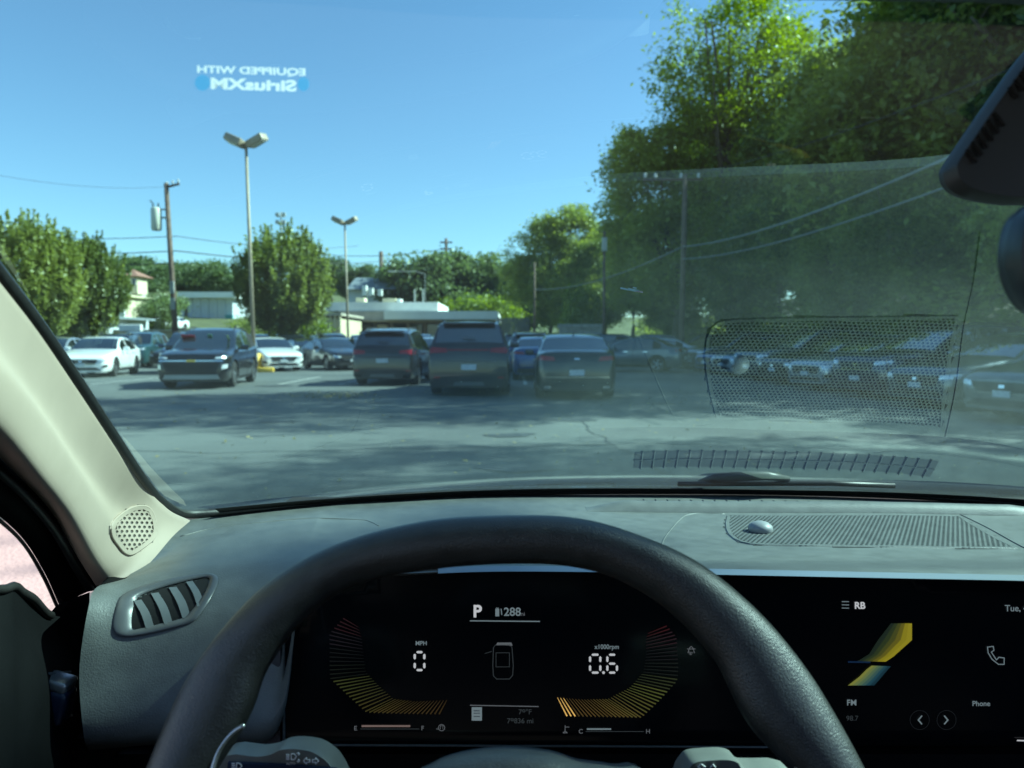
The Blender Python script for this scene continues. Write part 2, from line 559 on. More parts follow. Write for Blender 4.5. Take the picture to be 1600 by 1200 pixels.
# big woodland on the right
W = [
    ('airy', 17.5, 9.7, .93, 'tall thin tree just outside the right edge above the nearest parked car'),
    ('airy', 17.5, 19.8, 1.2, 'tall woodland tree with bright backlit leaves beside the mirror housing'),
    ('wood2', 18.6, 26.5, 1.15, 'big woodland tree filling the upper right corner of the windshield'),
    ('wood0', 22.5, 30.0, 1.3, 'woodland tree standing back behind the upper right one'),
    ('wood1', 17.5, 32.5, 1.2, 'woodland tree with glossy mid green leaves left of the mirror housing'),
    ('wood2', 22.0, 39.5, 1.3, 'tall woodland tree behind the crossarm pole'),
    ('wood0', 15.8, 38.0, .82, 'lower woodland tree over the middle of the parked row on the right'),
    ('wood1', 15.2, 44.0, .95, 'dark leaning woodland tree behind the leafless pole'),
    ('airy', 13.9, 50.0, 1.28, 'tallest pale and airy tree reaching the top of the windshield'),
    ('airy', 17.6, 52.0, 1.2, 'second airy tree just right of the tallest one'),
    ('wood2', 11.4, 54.0, 1.08, 'woodland tree making the ragged left shoulder of the wood'),
    ('wood0', 17.5, 58.5, 1.25, 'woodland tree behind the pale airy pair'),
    ('wood1', 9.4, 60.0, .74, 'lower woodland tree at the left foot of the tall wood'),
    ('wood2', 5.5, 66.0, .52, 'small woodland tree at the left tip of the wood, behind the grey sedan'),
    ('wood1', 3.5, 72.0, .90, 'detached woodland tree left of the tall wood and right of the far trees'),
    ('wood2', 7.6, 69.0, .70, 'slightly lower woodland tree between the detached one and the tall wood'),
    ('wood1', 9.0, 75.0, .85, 'woodland tree closing the gap behind the left tip of the wood'),
    ('wood2', 25.0, 47.0, 1.35, 'woodland tree deep in the wood behind the airy pair'),
    ('wood1', 15.0, 19.8, .55, 'short understorey tree over the near parked cars under the wood'),
    ('wood0', 15.2, 29.0, .55, 'short understorey tree behind the parked row with brownish twigs'),
    ('wood2', 14.8, 34.5, .5, 'short understorey tree behind the middle of the parked row'),
    ('wood1', 14.2, 48.0, .5, 'short understorey tree behind the far end of the parked row'),
    ('wood2', 12.2, 57.0, .5, 'short understorey tree right of the sunlit vine shrub'),
]
rt = random.Random(3)
for (k, x, y, s, lab) in W:
    tree(k, x, y, s, rt.uniform(0, 6.28), lab, 'woodland trees along the right side of the lot', M_leaf_lime if k == 'airy' else M_leaf_wood, 'woodland_tree', sz=s * (1.04 if k == 'airy' else 1.0))
tree('airy', 19.5, 14.2, .7, 1.0, 'slim young tree out of view, added to dapple the gap beside the nearest parked cars', 'woodland trees along the right side of the lot', M_leaf_wood, 'woodland_tree')  # out of view, added to break up the sun band on the asphalt
for (x, y, s_, lab) in [(30, 34, 1.2, 'dark woodland tree far inside the wood behind the mirror housing'), (33, 50, 1.3, 'dark woodland tree far inside the wood, right of the crossarm pole'), (27, 62, 1.2, 'dark woodland tree far inside the wood behind the crossarm pole'), (20, 72, 1.1, 'dark woodland tree at the back of the wood, left of the crossarm pole'), (32, 20, 1.2, 'dark woodland tree far inside the wood at the right edge')]:
    tree('wood%d' % (int(x) % 3), x, y, s_, x, lab, 'woodland trees along the right side of the lot', M_leaf_wood, 'woodland_tree')
# sunlit shrubs in front of the wood
tree('bush0', px_at(868, 55), 55, 1.0, .3, 'low sunlit yellow-green shrub behind the roof of the dark grey sedan', 'sunlit shrubs at the end of the lot', M_leaf_lime, 'shrub', 'shrub', sz=.75)
tree('bush1', px_at(912, 56), 56, .95, 1.3, 'tall vine-covered lime green shrub above the grey sedan', 'sunlit shrubs at the end of the lot', M_leaf_lime, 'shrub', 'shrub', sz=2.1)
# trees beyond the low white roofed building
F = [(648, 112, 1.12, 'dark tree at the left of the far clump, behind the white roofed building'), (708, 122, 1.12, 'distant tree in the middle of the far clump, a utility pole in front'),
     (748, 118, 1.18, 'tallest distant tree of the far clump above the big grey sport utility'), (792, 116, 1.08, 'far clump tree nearest to the tall wood'),
     (826, 108, .85, 'low far tree between the clump and the detached woodland tree')]
for i, (px, Y, s, lab) in enumerate(F):
    tree('far%d' % (i % 2), px_at(px, Y), Y, s, i * 1.3, lab, 'distant trees beyond the white roofed building', M_leaf_far, 'distant_tree', z=0)
F2 = [(560, 150, .7, 'low distant tree right of the lone street tree'), (520, 160, .8, 'low distant tree partly behind the lone street tree')]
for i, (px, Y, s, lab) in enumerate(F2):
    tree('far%d' % (i % 2), px_at(px, Y), Y, s, i * 2.3, lab, 'distant trees on the skyline left of centre', M_leaf_far, 'distant_tree')
for i, (px, Y, s, lab) in enumerate([(715, 98, 1.9, 'round yellow-green bush above the right end of the stepped white roof'), (775, 96, 2.0, 'yellow-green bush behind the end of the long white roof'), (740, 104, 2.2, 'bush between the two yellow-green ones over the white roof')]):
    tree('bush%d' % (i % 2), px_at(px, Y), Y, s, i, lab, 'bushes behind the white roof', M_leaf_lime if i < 2 else M_leaf_far, 'shrub', 'shrub', z=0, sz=s * 1.35)
# wooded hill on the left skyline
rh = random.Random(9)
hv = []; hf = []
HC = TREES['far0'][0]
co = np.empty(len(HC.vertices) * 3, dtype=np.float32); HC.vertices.foreach_get('co', co); co = co.reshape(-1, 3)
n0 = len(co) // 4
parts = []
for k in range(26):
    px = rh.uniform(195, 395) if k < 20 else rh.uniform(480, 600); Y = rh.uniform(205, 300)
    x = px_at(px, Y); s = rh.uniform(.9, 1.45); a = rh.uniform(0, 6.28)
    top = {True: 0.0}.get(False, 0)
    R = np.array([[math.cos(a), -math.sin(a), 0], [math.sin(a), math.cos(a), 0], [0, 0, 1]])
    sel = np.repeat(np.random.RandomState(k).rand(n0) < .45, 4)
    q = co[sel] @ R.T * s * np.array([1.2, 1.2, 1.0])
    q[:, 2] += rise(x, Y) - 8.0 - (6 if px > 480 else 0)
    q[:, 0] += x; q[:, 1] += Y
    parts.append(q)
V = np.concatenate(parts); n = len(V) // 4
me = bpy.data.meshes.new('hill_woodland')
me.vertices.add(n * 4); me.vertices.foreach_set('co', V.astype(np.float32).ravel())
me.loops.add(n * 4); me.loops.foreach_set('vertex_index', np.arange(n * 4, dtype=np.int32))
me.polygons.add(n); me.polygons.foreach_set('loop_start', np.arange(0, n * 4, 4, dtype=np.int32)); me.polygons.foreach_set('loop_total', np.full(n, 4, dtype=np.int32))
me.update(calc_edges=True); me.materials.append(M_leaf_far)
o = bpy.data.objects.new('hill_woodland', me); COL.objects.link(o)
tag(o, 'far wooded hillside on the left skyline behind the buildings', 'woodland', kind='stuff')

tree('bush0', px_at(252, 80), 80, 1.2, 0, 'brownish shrub between the cream building and the transformer pole', 'shrubs before the left buildings', M_leaf_far, 'shrub', 'shrub')
tree('bush1', px_at(262, 86), 86, 1.5, 2, 'taller green shrub just left of the transformer pole', 'shrubs before the left buildings', M_leaf_far, 'shrub', 'shrub')
tree('bush0', px_at(385, 66), 66, 1.2, 2, 'low shrub at the left foot of the lone street tree', 'shrubs before the left buildings', M_leaf_pear, 'shrub', 'shrub')
tree('bush1', px_at(470, 60), 60, 1.3, 1, 'bright green shrub at the right foot of the lone street tree', 'shrubs before the left buildings', M_leaf_lime, 'shrub', 'shrub')
# unseen tree added beside the car: its leaf clump shades the left half of the dashboard
t = tag(empty('dash_shade_tree', (14.2, 3.1, 0)), 'unseen slim tree right of the car, its one leafy limb added to shade the dashboard', 'tree')
MB().tube([(14.2, 3.1, -.1), (14.25, 3.1, 4), (14.1, 3.05, 8.2)], [.14, .11, .06], 8).build('trunk', M_bark, t, smooth=True)
MB().tube([(14.15, 3.07, 7.2), (12.2, 2.9, 8.6), (9.55, 2.72, 9.42)], [.05, .035, .012], 6).build('limb', M_bark, t, smooth=True)
o = bpy.data.objects.new('crown', crown_mesh('crown', 7, .16, .11, 0, 16, 34, .035, ragged=1.6, cr_=.14)); COL.objects.link(o)
o.data.materials.append(M_leaf_wood); o.parent = t; o.location = (9.74 - 14.2, 2.74 - 3.1, 9.44); o.scale = (.9, 1.65, .9)
# leaf litter and undergrowth
def litter(name, area, n, size, m, seed, label, zmax=.02, z0=.012):
    r = np.random.RandomState(seed)
    c = np.array([area(r) for _ in range(n)])
    nr = r.normal(0, .35, (n, 3)); nr[:, 2] = 1; nr /= np.linalg.norm(nr, axis=1)[:, None]
    u = np.cross(nr, r.normal(0, 1, (n, 3))); u /= np.linalg.norm(u, axis=1)[:, None]; w = np.cross(nr, u)
    s = size * r.uniform(.5, 1.3, n)[:, None]
    c[:, 2] += z0 + r.rand(n) * zmax
    V = np.stack([c - u * s, c - w * s * .5, c + u * s, c + w * s * .5], 1).reshape(-1, 3)
    me = bpy.data.meshes.new(name); k = n
    me.from_pydata(V.tolist(), [], np.arange(k * 4).reshape(-1, 4).tolist()); me.materials.append(m)
    o = bpy.data.objects.new(name, me); COL.objects.link(o)
    return tag(o, label, 'leaves', kind='stuff')
M_litter = vary(mat('dry_leaf', (0.30, 0.25, 0.10), 0.8), 3, 0.5, coord='Object')
litter('fallen_leaves', lambda r: (r.normal(-4.1, .55), r.normal(17.6, .55), 0), 420, .035, M_litter, 1, 'patch of dry yellow leaves on the asphalt behind the crossover')
litter('fallen_leaves', lambda r: (r.uniform(-11, 7), r.uniform(5, 20), 0), 900, .03, M_litter, 2, 'scattered dry leaves and grit over the asphalt lane')
litter('undergrowth', lambda r: (13.9 + abs(r.normal(0, 4.0)), r.uniform(3, 90), abs(r.normal(0, 1.5))), 60000, .22, M_leaf_wood, 3, 'dark ivy and weeds along the kerb under the wood', zmax=.5)['category'] = 'undergrowth'

tag(sheet('wooded_bank', 13.9, 80, -20, 140, 0, vary(mat('leaf_mould', (.05, .045, .025), .95), 1.5, .4, .6, 12, .1), 40, 60, lambda x, y: min(1, (x - 13.9) / 26) ** 1.2 * 7.5 + .25 * noise.noise(Vector((x * .3, y * .3, 0)))), kind='structure')
# ================================================================ BUILDINGS
M_cream = vary(mat('cream_stucco', (0.62, 0.54, 0.36), 0.85), 1.2, 0.1)
M_white = vary(mat('white_metal', (0.78, 0.78, 0.74), 0.6), 1, 0.06)
M_grey = vary(mat('pale_grey_panel', (0.50, 0.53, 0.56), 0.7), .7, 0.08)
M_tan = vary(mat('tan_canopy_soffit', (0.42, 0.37, 0.30), 0.8), 1, .15)
M_red = vary(mat('red_roof_tile', (0.30, 0.14, 0.10), 0.8), 4, .25)
M_glass = mat('dark_window_glass', (0.02, 0.03, 0.035), 0.08, spec=.8)
M_dk = mat('dark_opening', (0.03, 0.03, 0.03), 0.7)
M_shop = vary(mat('shopfront_brown', (0.30, 0.25, 0.20), 0.7), 2, .3)
M_slate = vary(mat('grey_shingle', (0.20, 0.23, 0.25), 0.8), 3, .2)

def at(px, py, Y): return pt(px, py, Y)
def slab(mb, px0, px1, py0, py1, Y, depth, over=0):
    a = at(px0, py1, Y); b = at(px1, py0, Y)
    mb.box(((a.x + b.x) / 2, Y + depth / 2, (a.z + b.z) / 2), (abs(b.x - a.x) + over, depth, abs(b.z - a.z)))
    return mb

def building(name, px, Y, label):
    return tag(empty(name, (px_at(px, Y), Y, 0)), label, 'building')
# --- low white roofed shops in the centre
b = building('shop_building', 640, 75, 'long low shop building with stepped white roof edge and tan canopy')
slab(MB(), 520, 775, 500, 545, 75, 22).build('wall', M_shop, b)
slab(MB(), 505, 684, 472, 486, 73.4, 12).build('roof_edge', M_white, b)
slab(MB(), 600, 778, 486, 499, 71.5, 16).build('roof_edge', M_white, b)
slab(MB(), 530, 606, 486.3, 500, 73.0, 1.2).build('canopy', M_tan, b)
slab(MB(), 520, 690, 500.3, 502, 72.3, 2.0).build('canopy', M_tan, b)
for k in range(9):
    x0 = 536 + k * 26
    f = slab(MB(), x0, x0 + 21, 505, 530, 74.9, .1).build('window', M_dk, b)
    ORG[f.name] = ORG[b.name]
    slab(MB(), x0 + 2, x0 + 19, 507, 529, 74.86, .04).build('pane', M_glass, f)
for (x0, x1, y0) in ((556, 569, 465), (598, 618, 466), (620, 626, 467)):
    slab(MB(), x0, x1, y0, 472.3, 76, 1.6).build('rooftop_unit', M_cream if x0 != 620 else M_white, b)
# --- pilastered cream wall at its left end
b = building('cream_annex', 505, 62, 'cream annex wall with vertical pilasters right of the lone street tree')
slab(MB(), 478, 531, 498, 548, 63, 9).build('wall', M_cream, b)
for k in range(7):
    slab(MB(), 486 + k * 7.2, 488.6 + k * 7.2, 492, 548, 62.85, .3).build('pilaster', M_cream, b)
slab(MB(), 476, 533, 489, 493, 62.6, 9.5).build('cornice', M_tan, b)
# --- grey house roofs behind
b = building('grey_house', 580, 108, 'small grey shingled house roof behind the white shop roof')
slab(MB(), 545, 610, 450, 480, 110, 8).build('wall', M_grey, b)
p = [at(540, 452, 108.5), at(620, 452, 108.5), at(604, 434, 113), at(556, 434, 113)]
q = [v + Vector((0, 9, 0)) for v in p]
mk('roof', [p[0], p[1], p[2], p[3], q[0], q[1]], [(0, 1, 2, 3), (3, 2, 5, 4), (0, 3, 4), (1, 5, 2), (0, 4, 5, 1)], M_slate, b)
for (x0, y0) in ((566, 446), (576, 450), (590, 452)):
    slab(MB(), x0, x0 + 6, y0, 462, 104, 1).build('rooftop_unit', M_white, b)
# --- white box building on the left
b = building('white_warehouse', 322, 110, 'pale grey flat-roofed warehouse with white roof edge behind the utility pole')
slab(MB(), 283, 363, 465, 524, 110, 7).build('wall', M_grey, b)
slab(MB(), 278, 367, 456, 465, 108.8, 9).build('roof_edge', M_white, b)
for (x0, x1, y0, y1) in ((288, 293, 470, 512), (300, 346, 499, 510)):
    f = slab(MB(), x0, x1, y0, y1, 109.9, .12).build('window', M_grey, b)
    slab(MB(), x0 + .6, x1 - .6, y0 + .8, y1 - .8, 109.86, .05).build('pane', M_glass, f)
for k in range(5):
    slab(MB(), 298 + k * 13, 299.0 + k * 13, 465, 512, 109.8, .2).build('wall_rib', M_grey, b)
slab(MB(), 352, 363, 492, 514, 109.7, .4).build('door', mat('teal_door', (.05, .25, .26), .6), b)
# --- cream building with little tower
b = building('cream_building', 195, 92, 'cream building with its shaded front painted white and a small tower with red tiled roof at the left')
slab(MB(), 120, 194, 461, 528, 92, 6.2).build('wall', M_cream, b)
slab(MB(), 120, 193.5, 474, 528, 91.6, .35).build('front_shade_slab', M_white, b)  # white slab paints the shaded look of the cream front
slab(MB(), 188, 196, 450, 460, 92.6, 5).build('parapet', M_grey, b)
slab(MB(), 118, 196, 459.6, 463, 91.4, 7.2).build('cornice', M_cream, b)
slab(MB(), 196, 214, 430, 459.4, 94, 2.6).build('tower', M_cream, b)
rf = at(193, 431, 93.2); re = at(216, 431, 93.2); ap = at(208, 421, 95.5)
rb = [rf, re, re + Vector((0, 4.2, 0)), rf + Vector((0, 4.2, 0)), ap]
mk('roof', rb, [(0, 1, 4), (1, 2, 4), (2, 3, 4), (3, 0, 4), (3, 2, 1, 0)], M_red, b)
for (x0, x1, y0, y1) in ((198, 204, 435, 446), (206, 212, 435, 446)):
    f = slab(MB(), x0, x1, y0, y1, 93.9, .12).build('window', M_white, b)
    slab(MB(), x0 + .7, x1 - .7, y0 + .7, y1 - .7, 93.86, .05).build('pane', M_glass, f)
for x0 in (150, 172):
    slab(MB(), x0, x0 + 1.6, 482, 512, 91.5, .2).build('wall_rib', M_tan, b)
# --- cream house behind the left street trees
b = building('low_cream_house', 110, 66, 'low cream house with grey bays behind the left street trees')
slab(MB(), 84, 98, 488, 530, 66, 5).build('chimney', M_cream, b)
slab(MB(), 98, 165, 497, 535, 68, 8).build('wall', M_grey, b)
for x0 in (112, 146):
    slab(MB(), x0, x0 + 4, 497, 535, 67.7, .4).build('pilaster', M_cream, b)
slab(MB(), 80, 168, 493.5, 497, 66.6, 9).build('roof_edge', M_slate, b)
# --- walls and fence
b = tag(empty('retaining_wall', (px_at(300, 69), 69, 0)), 'low tan retaining wall behind the left parked cars', 'wall')
slab(MB(), 100, 480, 517, 535, 69.4, 1.0).build('wall_face', vary(mat('tan_block', (.30, .26, .18), .9), 2, .25, .3, 20, .02), b)
slab(MB(), 100, 480, 515, 517, 69.2, 1.4).build('coping', M_kerb, b)
b = tag(empty('board_fence', (px_at(805, 70), 70, 0)), 'weathered grey board fence between the shop building and the wood', 'fence')
M_board = vary(mat('weathered_board', (.17, .17, .16), .85), 2, .25)
for k in range(12):
    slab(MB(), 778 + k * 4.1, 781.6 + k * 4.1, 496 + (k % 3) * .4, 530, 70 + (k % 2) * .03, .05).build('board', M_board, b)
for y0 in (500, 520):
    slab(MB(), 777, 828, y0, y0 + 1.4, 70.12, .08).build('rail', M_board, b)
b = tag(empty('concrete_barrier', (px_at(915, 50), 50, 0)), 'pale concrete barrier at the end of the lot behind the grey sedan', 'barrier')
slab(MB(), 872, 945, 506, 512, 52, .5).build('cap', M_kerb, b)
slab(MB(), 874, 943, 512, 540, 52.1, .35).build('barrier_wall', M_kerb, b)
b = tag(empty('yellow_kerb', (px_at(808, 62), 62, 0)), 'long yellow painted kerb stone at the back of the lot by the fence', 'kerb')
M_yel = vary(mat('yellow_paint', (.72, .45, .06), .6), 6, .15, .2, 40, .004)
slab(MB(), 783, 830, 521.5, 527, 62, .5).build('kerb_block', M_yel, b)

# ================================================================ POLES AND WIRES
M_wood = vary(mat('pole_wood', (.15, .10, .075), .85), 3, .3, .5, 30, .01)
M_lamp = vary(mat('bronze_lamp_paint', (.36, .29, .21), .5), 3, .12)
M_lens = mat('lamp_lens', (.55, .55, .5), .25)
M_gal = vary(mat('galvanised_grey', (.42, .43, .40), .45, .3), 3, .15)
M_ceram = mat('porcelain', (.6, .6, .58), .25)
M_wire = mat('wire_black', (.02, .02, .02), .6)

def lamp(px, Y, h, label, base, gap):
    x = px_at(px, Y)
    r = tag(empty('lamp_post', (x, Y, 0)), label, 'street lamp', 'twin headed lamp posts of the lot')
    MB().tube([(x, Y, base), (x - h * .018, Y, h)], [.085, .062], 10).build('pole', M_lamp, r, smooth=True)
    tx = x - h * .018
    MB().tube([(tx - gap, Y, h + .02), (tx + gap, Y, h + .06)], .045, 8).build('arm', M_lamp, r)
    for sgn in (-1, 1):
        a = math.radians(24 * -sgn)
        yaw = math.radians(-12)
        R = Matrix.Rotation(yaw, 3, 'Z') @ Matrix.Rotation(math.radians(10 * sgn), 3, 'X') @ Matrix.Rotation(a, 3, 'Y')
        c = Vector((tx + sgn * (gap + .16), Y, h + .22))
        hd = MB().box(c, (.80, .55, .30), R, .05).build('lamp_head', M_lamp, r, flat_angle=40)
        MB().box(c + R @ Vector((.02 * sgn, 0, -.155)), (.62, .42, .03), R, .01).build('lens', M_lens, hd)
    if base > .1:
        MB().lathe([(.0, base + .02), (.26, base + .02), (.30, base - .04), (.32, .02), (.32, -.05)], (x, Y, 0), 'z', 20).build('concrete_base', M_yel, r, flat_angle=40)
    return r
lamp(397, 32, 9.25, 'tall twin headed lamp post on a yellow concrete base beside the white sedan', .75, .28)
lamp(545, 52.5, 9.2, 'smaller looking twin headed lamp post behind the dark crossover', .1, .3)
b = tag(empty('wheel_stop', (px_at(413, 31.6), 31.6, 0)), 'yellow painted concrete block lying beside the lamp post base', 'wheel stop')
MB().box((px_at(414, 31.6), 31.5, .1), (.75, .35, .2), Matrix.Rotation(.2, 3, 'Z'), .04).build('block', M_yel, b, flat_angle=40)

# utility pole with transformer
def upole(px, Y, top, label, r0=.16, lean=0, name='utility_pole'):
    x = px_at(px, Y)
    r = tag(empty(name, (x, Y, 0)), label, 'utility pole', 'utility poles')
    MB().tube([(x, Y, -.1), (x + lean, Y, top)], [r0, r0 * .72], 10).build('pole', M_wood, r, smooth=True)
    return r, x
r, x = upole(277, 48, 11.0, 'brown wooden utility pole with a pale can transformer, left of the near lamp post', .19, -.42)
tx = x - .42
MB().box((tx + .35, 48, 10.85), (.95, .12, .12), Matrix.Rotation(-.25, 3, 'Y')).build('crossarm', M_wood, r)
for k in range(3):
    MB().lathe([(.03, 0), (.075, .03), (.05, .1), (.075, .13), (.02, .2)], (tx + .05 + k * .35, 48, 10.9 + .08 * k), 'z', 8).build('insulator', M_ceram, r)
cx = tx - .62
MB().lathe([(0, 9.55), (.26, 9.5), (.31, 9.42), (.31, 8.2), (.25, 8.1), (0, 8.1)], (cx, 47.9, 0), 'z', 18).build('transformer_can', vary(mat('transformer_paint', (.62, .62, .52), .5), 3, .1), r, flat_angle=50)
for dx in (-.18, .14):
    MB().lathe([(.05, 0), (.08, .04), (.045, .1), (.08, .15), (.045, .2), (.07, .25), (.02, .32)], (cx + dx, 47.9, 9.48), 'z', 8).build('bushing', M_ceram, r)
MB().tube([(cx - .35, 47.9, 9.95), (cx - .15, 47.9, 9.7)], .05, 6).build('fuse_cutout', M_ceram, r)
MB().tube([(cx + .3, 48, 8.9), (tx + .05, 48, 8.9)], .06, 6).build('bracket', M_gal, r)
MB().tube([(cx + .3, 48, 9.4), (tx + .02, 48, 9.4)], .05, 6).build('bracket', M_gal, r)
for z in (4.6, 3.6):
    MB().box((x - .12, 47.8, z), (.25, .14, .75), bev=.02).build('cable_box', M_gal, r)
r, x = upole(1064, 38, 9.4, 'wooden utility pole with a crossarm and white insulators in front of the wood', .16, .1)
for (z, wdt) in ((9.15, 2.3),):
    MB().box((x - .5, 38, z), (2.9, .1, .12)).build('crossarm', M_wood, r)
for dx in (-1.85, -1.35, -.1, .75):
    MB().lathe([(.03, 0), (.09, .05), (.06, .12), (.09, .17), (.03, .24)], (x + dx, 38, 9.22), 'z', 8).build('insulator', M_ceram, r)
r, x = upole(597, 120, 15.2, 'distant bare pole left of the far clump of trees', .42)
r, x = upole(698, 120, 17.2, 'distant pole with short crossarms rising out of the far clump', .3)
for z in (16.6, 15.6, 14.6):
    MB().box((x, 120, z), (1.9, .2, .22)).build('crossarm', M_wood, r)
r, x = upole(835, 62, 7.6, 'thin pole in front of the detached woodland tree', .1)
r, x = upole(943, 46, 7.8, 'thin pole against the dark wood above the grey sedan', .1)
MB().box((x, 45.9, 7.0), (.3, .2, .8), bev=.02).build('cable_box', M_gal, r)
r = tag(empty('floodlight_mast', (px_at(443, 85), 85, 0)), 'slim mast with small floodlights rising behind the lone street tree', 'floodlight')
x = px_at(443, 85)
MB().tube([(x, 85, 0), (x, 85, 15.4)], [.14, .08], 8).build('pole', M_gal, r, smooth=True)
for z in (14.3, 15.1):
    for dx in (-.35, .35):
        MB().box((x + dx, 84.8, z), (.42, .3, .4), bev=.04).build('floodlight', M_gal, r)
    MB().tube([(x - .4, 85, z - .2), (x + .4, 85, z - .2)], .05, 6).build('crossbar', M_gal, r)
for (px, Y, h, lab) in ((788.5, 64, 2.6, 'short grey post by the fence'),):
    x = px_at(px, Y)
for (px, lab) in ((648, 'left of two short vent pipes on the white shop roof'), (661, 'right of two short vent pipes on the white shop roof')):
    a = at(px, 473, 78); c = at(px, 452, 78)
    tag(MB().tube([a - Vector((0, 0, .6)), c], .07, 8).build('vent_pipe', M_gal, org=(a.x, 78, a.z)), lab, 'pipe', 'vent pipes on the shop roof')
# far small gantry in front of the far trees (street light arm)
r = tag(empty('street_light', (px_at(662, 90), 90, 0)), 'thin street light arm stretching over the shop roof before the far trees', 'street light')
a = at(612, 424, 90); c = at(664, 428, 90)
MB().tube([at(664, 470, 90), c, at(650, 424, 90), a], .04, 6).build('arm', M_gal, r)
MB().box(a, (.8, .3, .15), bev=.03).build('lamp_head', M_gal, r)

def wire(name, A, B, sag, rad, label, m=None):
    A = Vector(A); B = Vector(B)
    P = [A.lerp(B, t / 20) - Vector((0, 0, sag * 4 * (t / 20) * (1 - t / 20))) for t in range(21)]
    tag(MB().tube(P, rad, 5).build(name, m or M_wire, org=A), label, 'wire', 'overhead wires')
wire('overhead_wire', at(-80, 368, 48), at(276, 369, 48), .2, .022, 'upper overhead wire from the left edge to the transformer pole')
wire('overhead_wire', at(276, 369, 48), at(560, 384, 90), .5, .022, 'upper overhead wire running right from the transformer pole')
wire('overhead_wire', at(-80, 392, 48), at(276, 392, 48), .2, .03, 'middle overhead wire from the left edge to the transformer pole')
wire('overhead_wire', at(276, 392, 48), at(600, 408, 110), .5, .035, 'middle overhead wire running right from the transformer pole behind the street tree')
wire('overhead_wire', at(-80, 408, 48), at(276, 411, 48), .2, .03, 'lowest overhead wire from the left edge to the transformer pole')
wire('overhead_wire', at(276, 290, 48), at(-120, 250, 30), .5, .008, 'thin top wire from the transformer pole up to the left edge')
wire('overhead_wire', at(480, 395, 115), at(698, 388, 118), .8, .045, 'far wire from the street tree to the distant pole')
wire('overhead_wire', at(480, 418, 115), at(840, 428, 118), .8, .045, 'far lower wire crossing in front of the far clump')
xw = px_at(1064, 38)
M_lit_wire = mat('lit_wire_grey', (.20, .21, .20), .45)  # lighter than the black wire: sunlight on these wires put into the colour
wire('overhead_wire', (xw, 38, 5.9), pt(1520, 230, 14), .35, .028, 'thick cable rising from the crossarm pole to the mirror housing', M_lit_wire)
wire('overhead_wire', (xw, 38, 5.3), pt(1560, 262, 14), .35, .022, 'lower cable rising from the crossarm pole to the right edge', M_lit_wire)
wire('overhead_wire', (xw, 38, 5.9), pt(835, 452, 62), .6, .028, 'cable sagging left from the crossarm pole to the thin pole', M_lit_wire)
wire('overhead_wire', (xw + .3, 38, 9.4), pt(1700, 60, 13), .3, .012, 'thin wire from the crossarm up to the top right')
wire('overhead_wire', (px_at(943, 46), 46, 7.6), (xw - 1.4, 38, 9.3), .3, .012, 'thin wire between the thin pole and the crossarm')
# ================================================================ PARKED CARS
M_tyre = vary(mat('tyre_rubber', (.02, .02, .02), .8), 20, .2)
M_rim = mat('alloy_rim', (.45, .46, .47), .3, .85)
M_cglass = mat('car_window_glass', (.012, .018, .022), .03, spec=1.0, coat=.6)
M_cglass.node_tree.nodes['Principled BSDF'].inputs['IOR'].default_value = 1.8
M_trim = mat('black_trim', (.018, .018, .02), .45)
M_chrome = mat('chrome', (.7, .7, .7), .12, 1.0)
M_head = mat('headlight_lens', (.72, .76, .8), .08, .3, coat=.8)
M_tail = mat('taillight_red', (.30, .012, .015), .15, coat=.8)
M_plate = vary(mat('plate_white', (.52, .56, .60), .5), 30, .2)
M_skid = mat('skid_grey', (.10, .105, .11), .4, .3)
M_under = mat('underbody', (.012, .012, .012), .9)
def paint(name, c, metal=.35):
    return mat('paint_' + name, c, .28, metal, coat=1.0)
PAINT = dict(black=paint('black', (.010, .011, .014)), charcoal=paint('charcoal', (.010, .012, .013), .1), grey=paint('grey', (.12, .13, .14)), silver=paint('silver', (.42, .44, .46), .6),
             white=paint('white', (.82, .83, .82), .0), blue=paint('blue', (.02, .07, .22)), navy=paint('navy', (.012, .022, .06)), teal=paint('teal', (.03, .09, .10)), steel=paint('steel', (.07, .10, .13), .5))

def lerp_tab(tab, y, k):
    if y >= tab[0][0]: return tab[0][k]
    for a, b in zip(tab[:-1], tab[1:]):
        if b[0] <= y <= a[0]:
            t = (a[0] - y) / max(1e-6, a[0] - b[0])
            return a[k] + (b[k] - a[k]) * t
    return tab[-1][k]

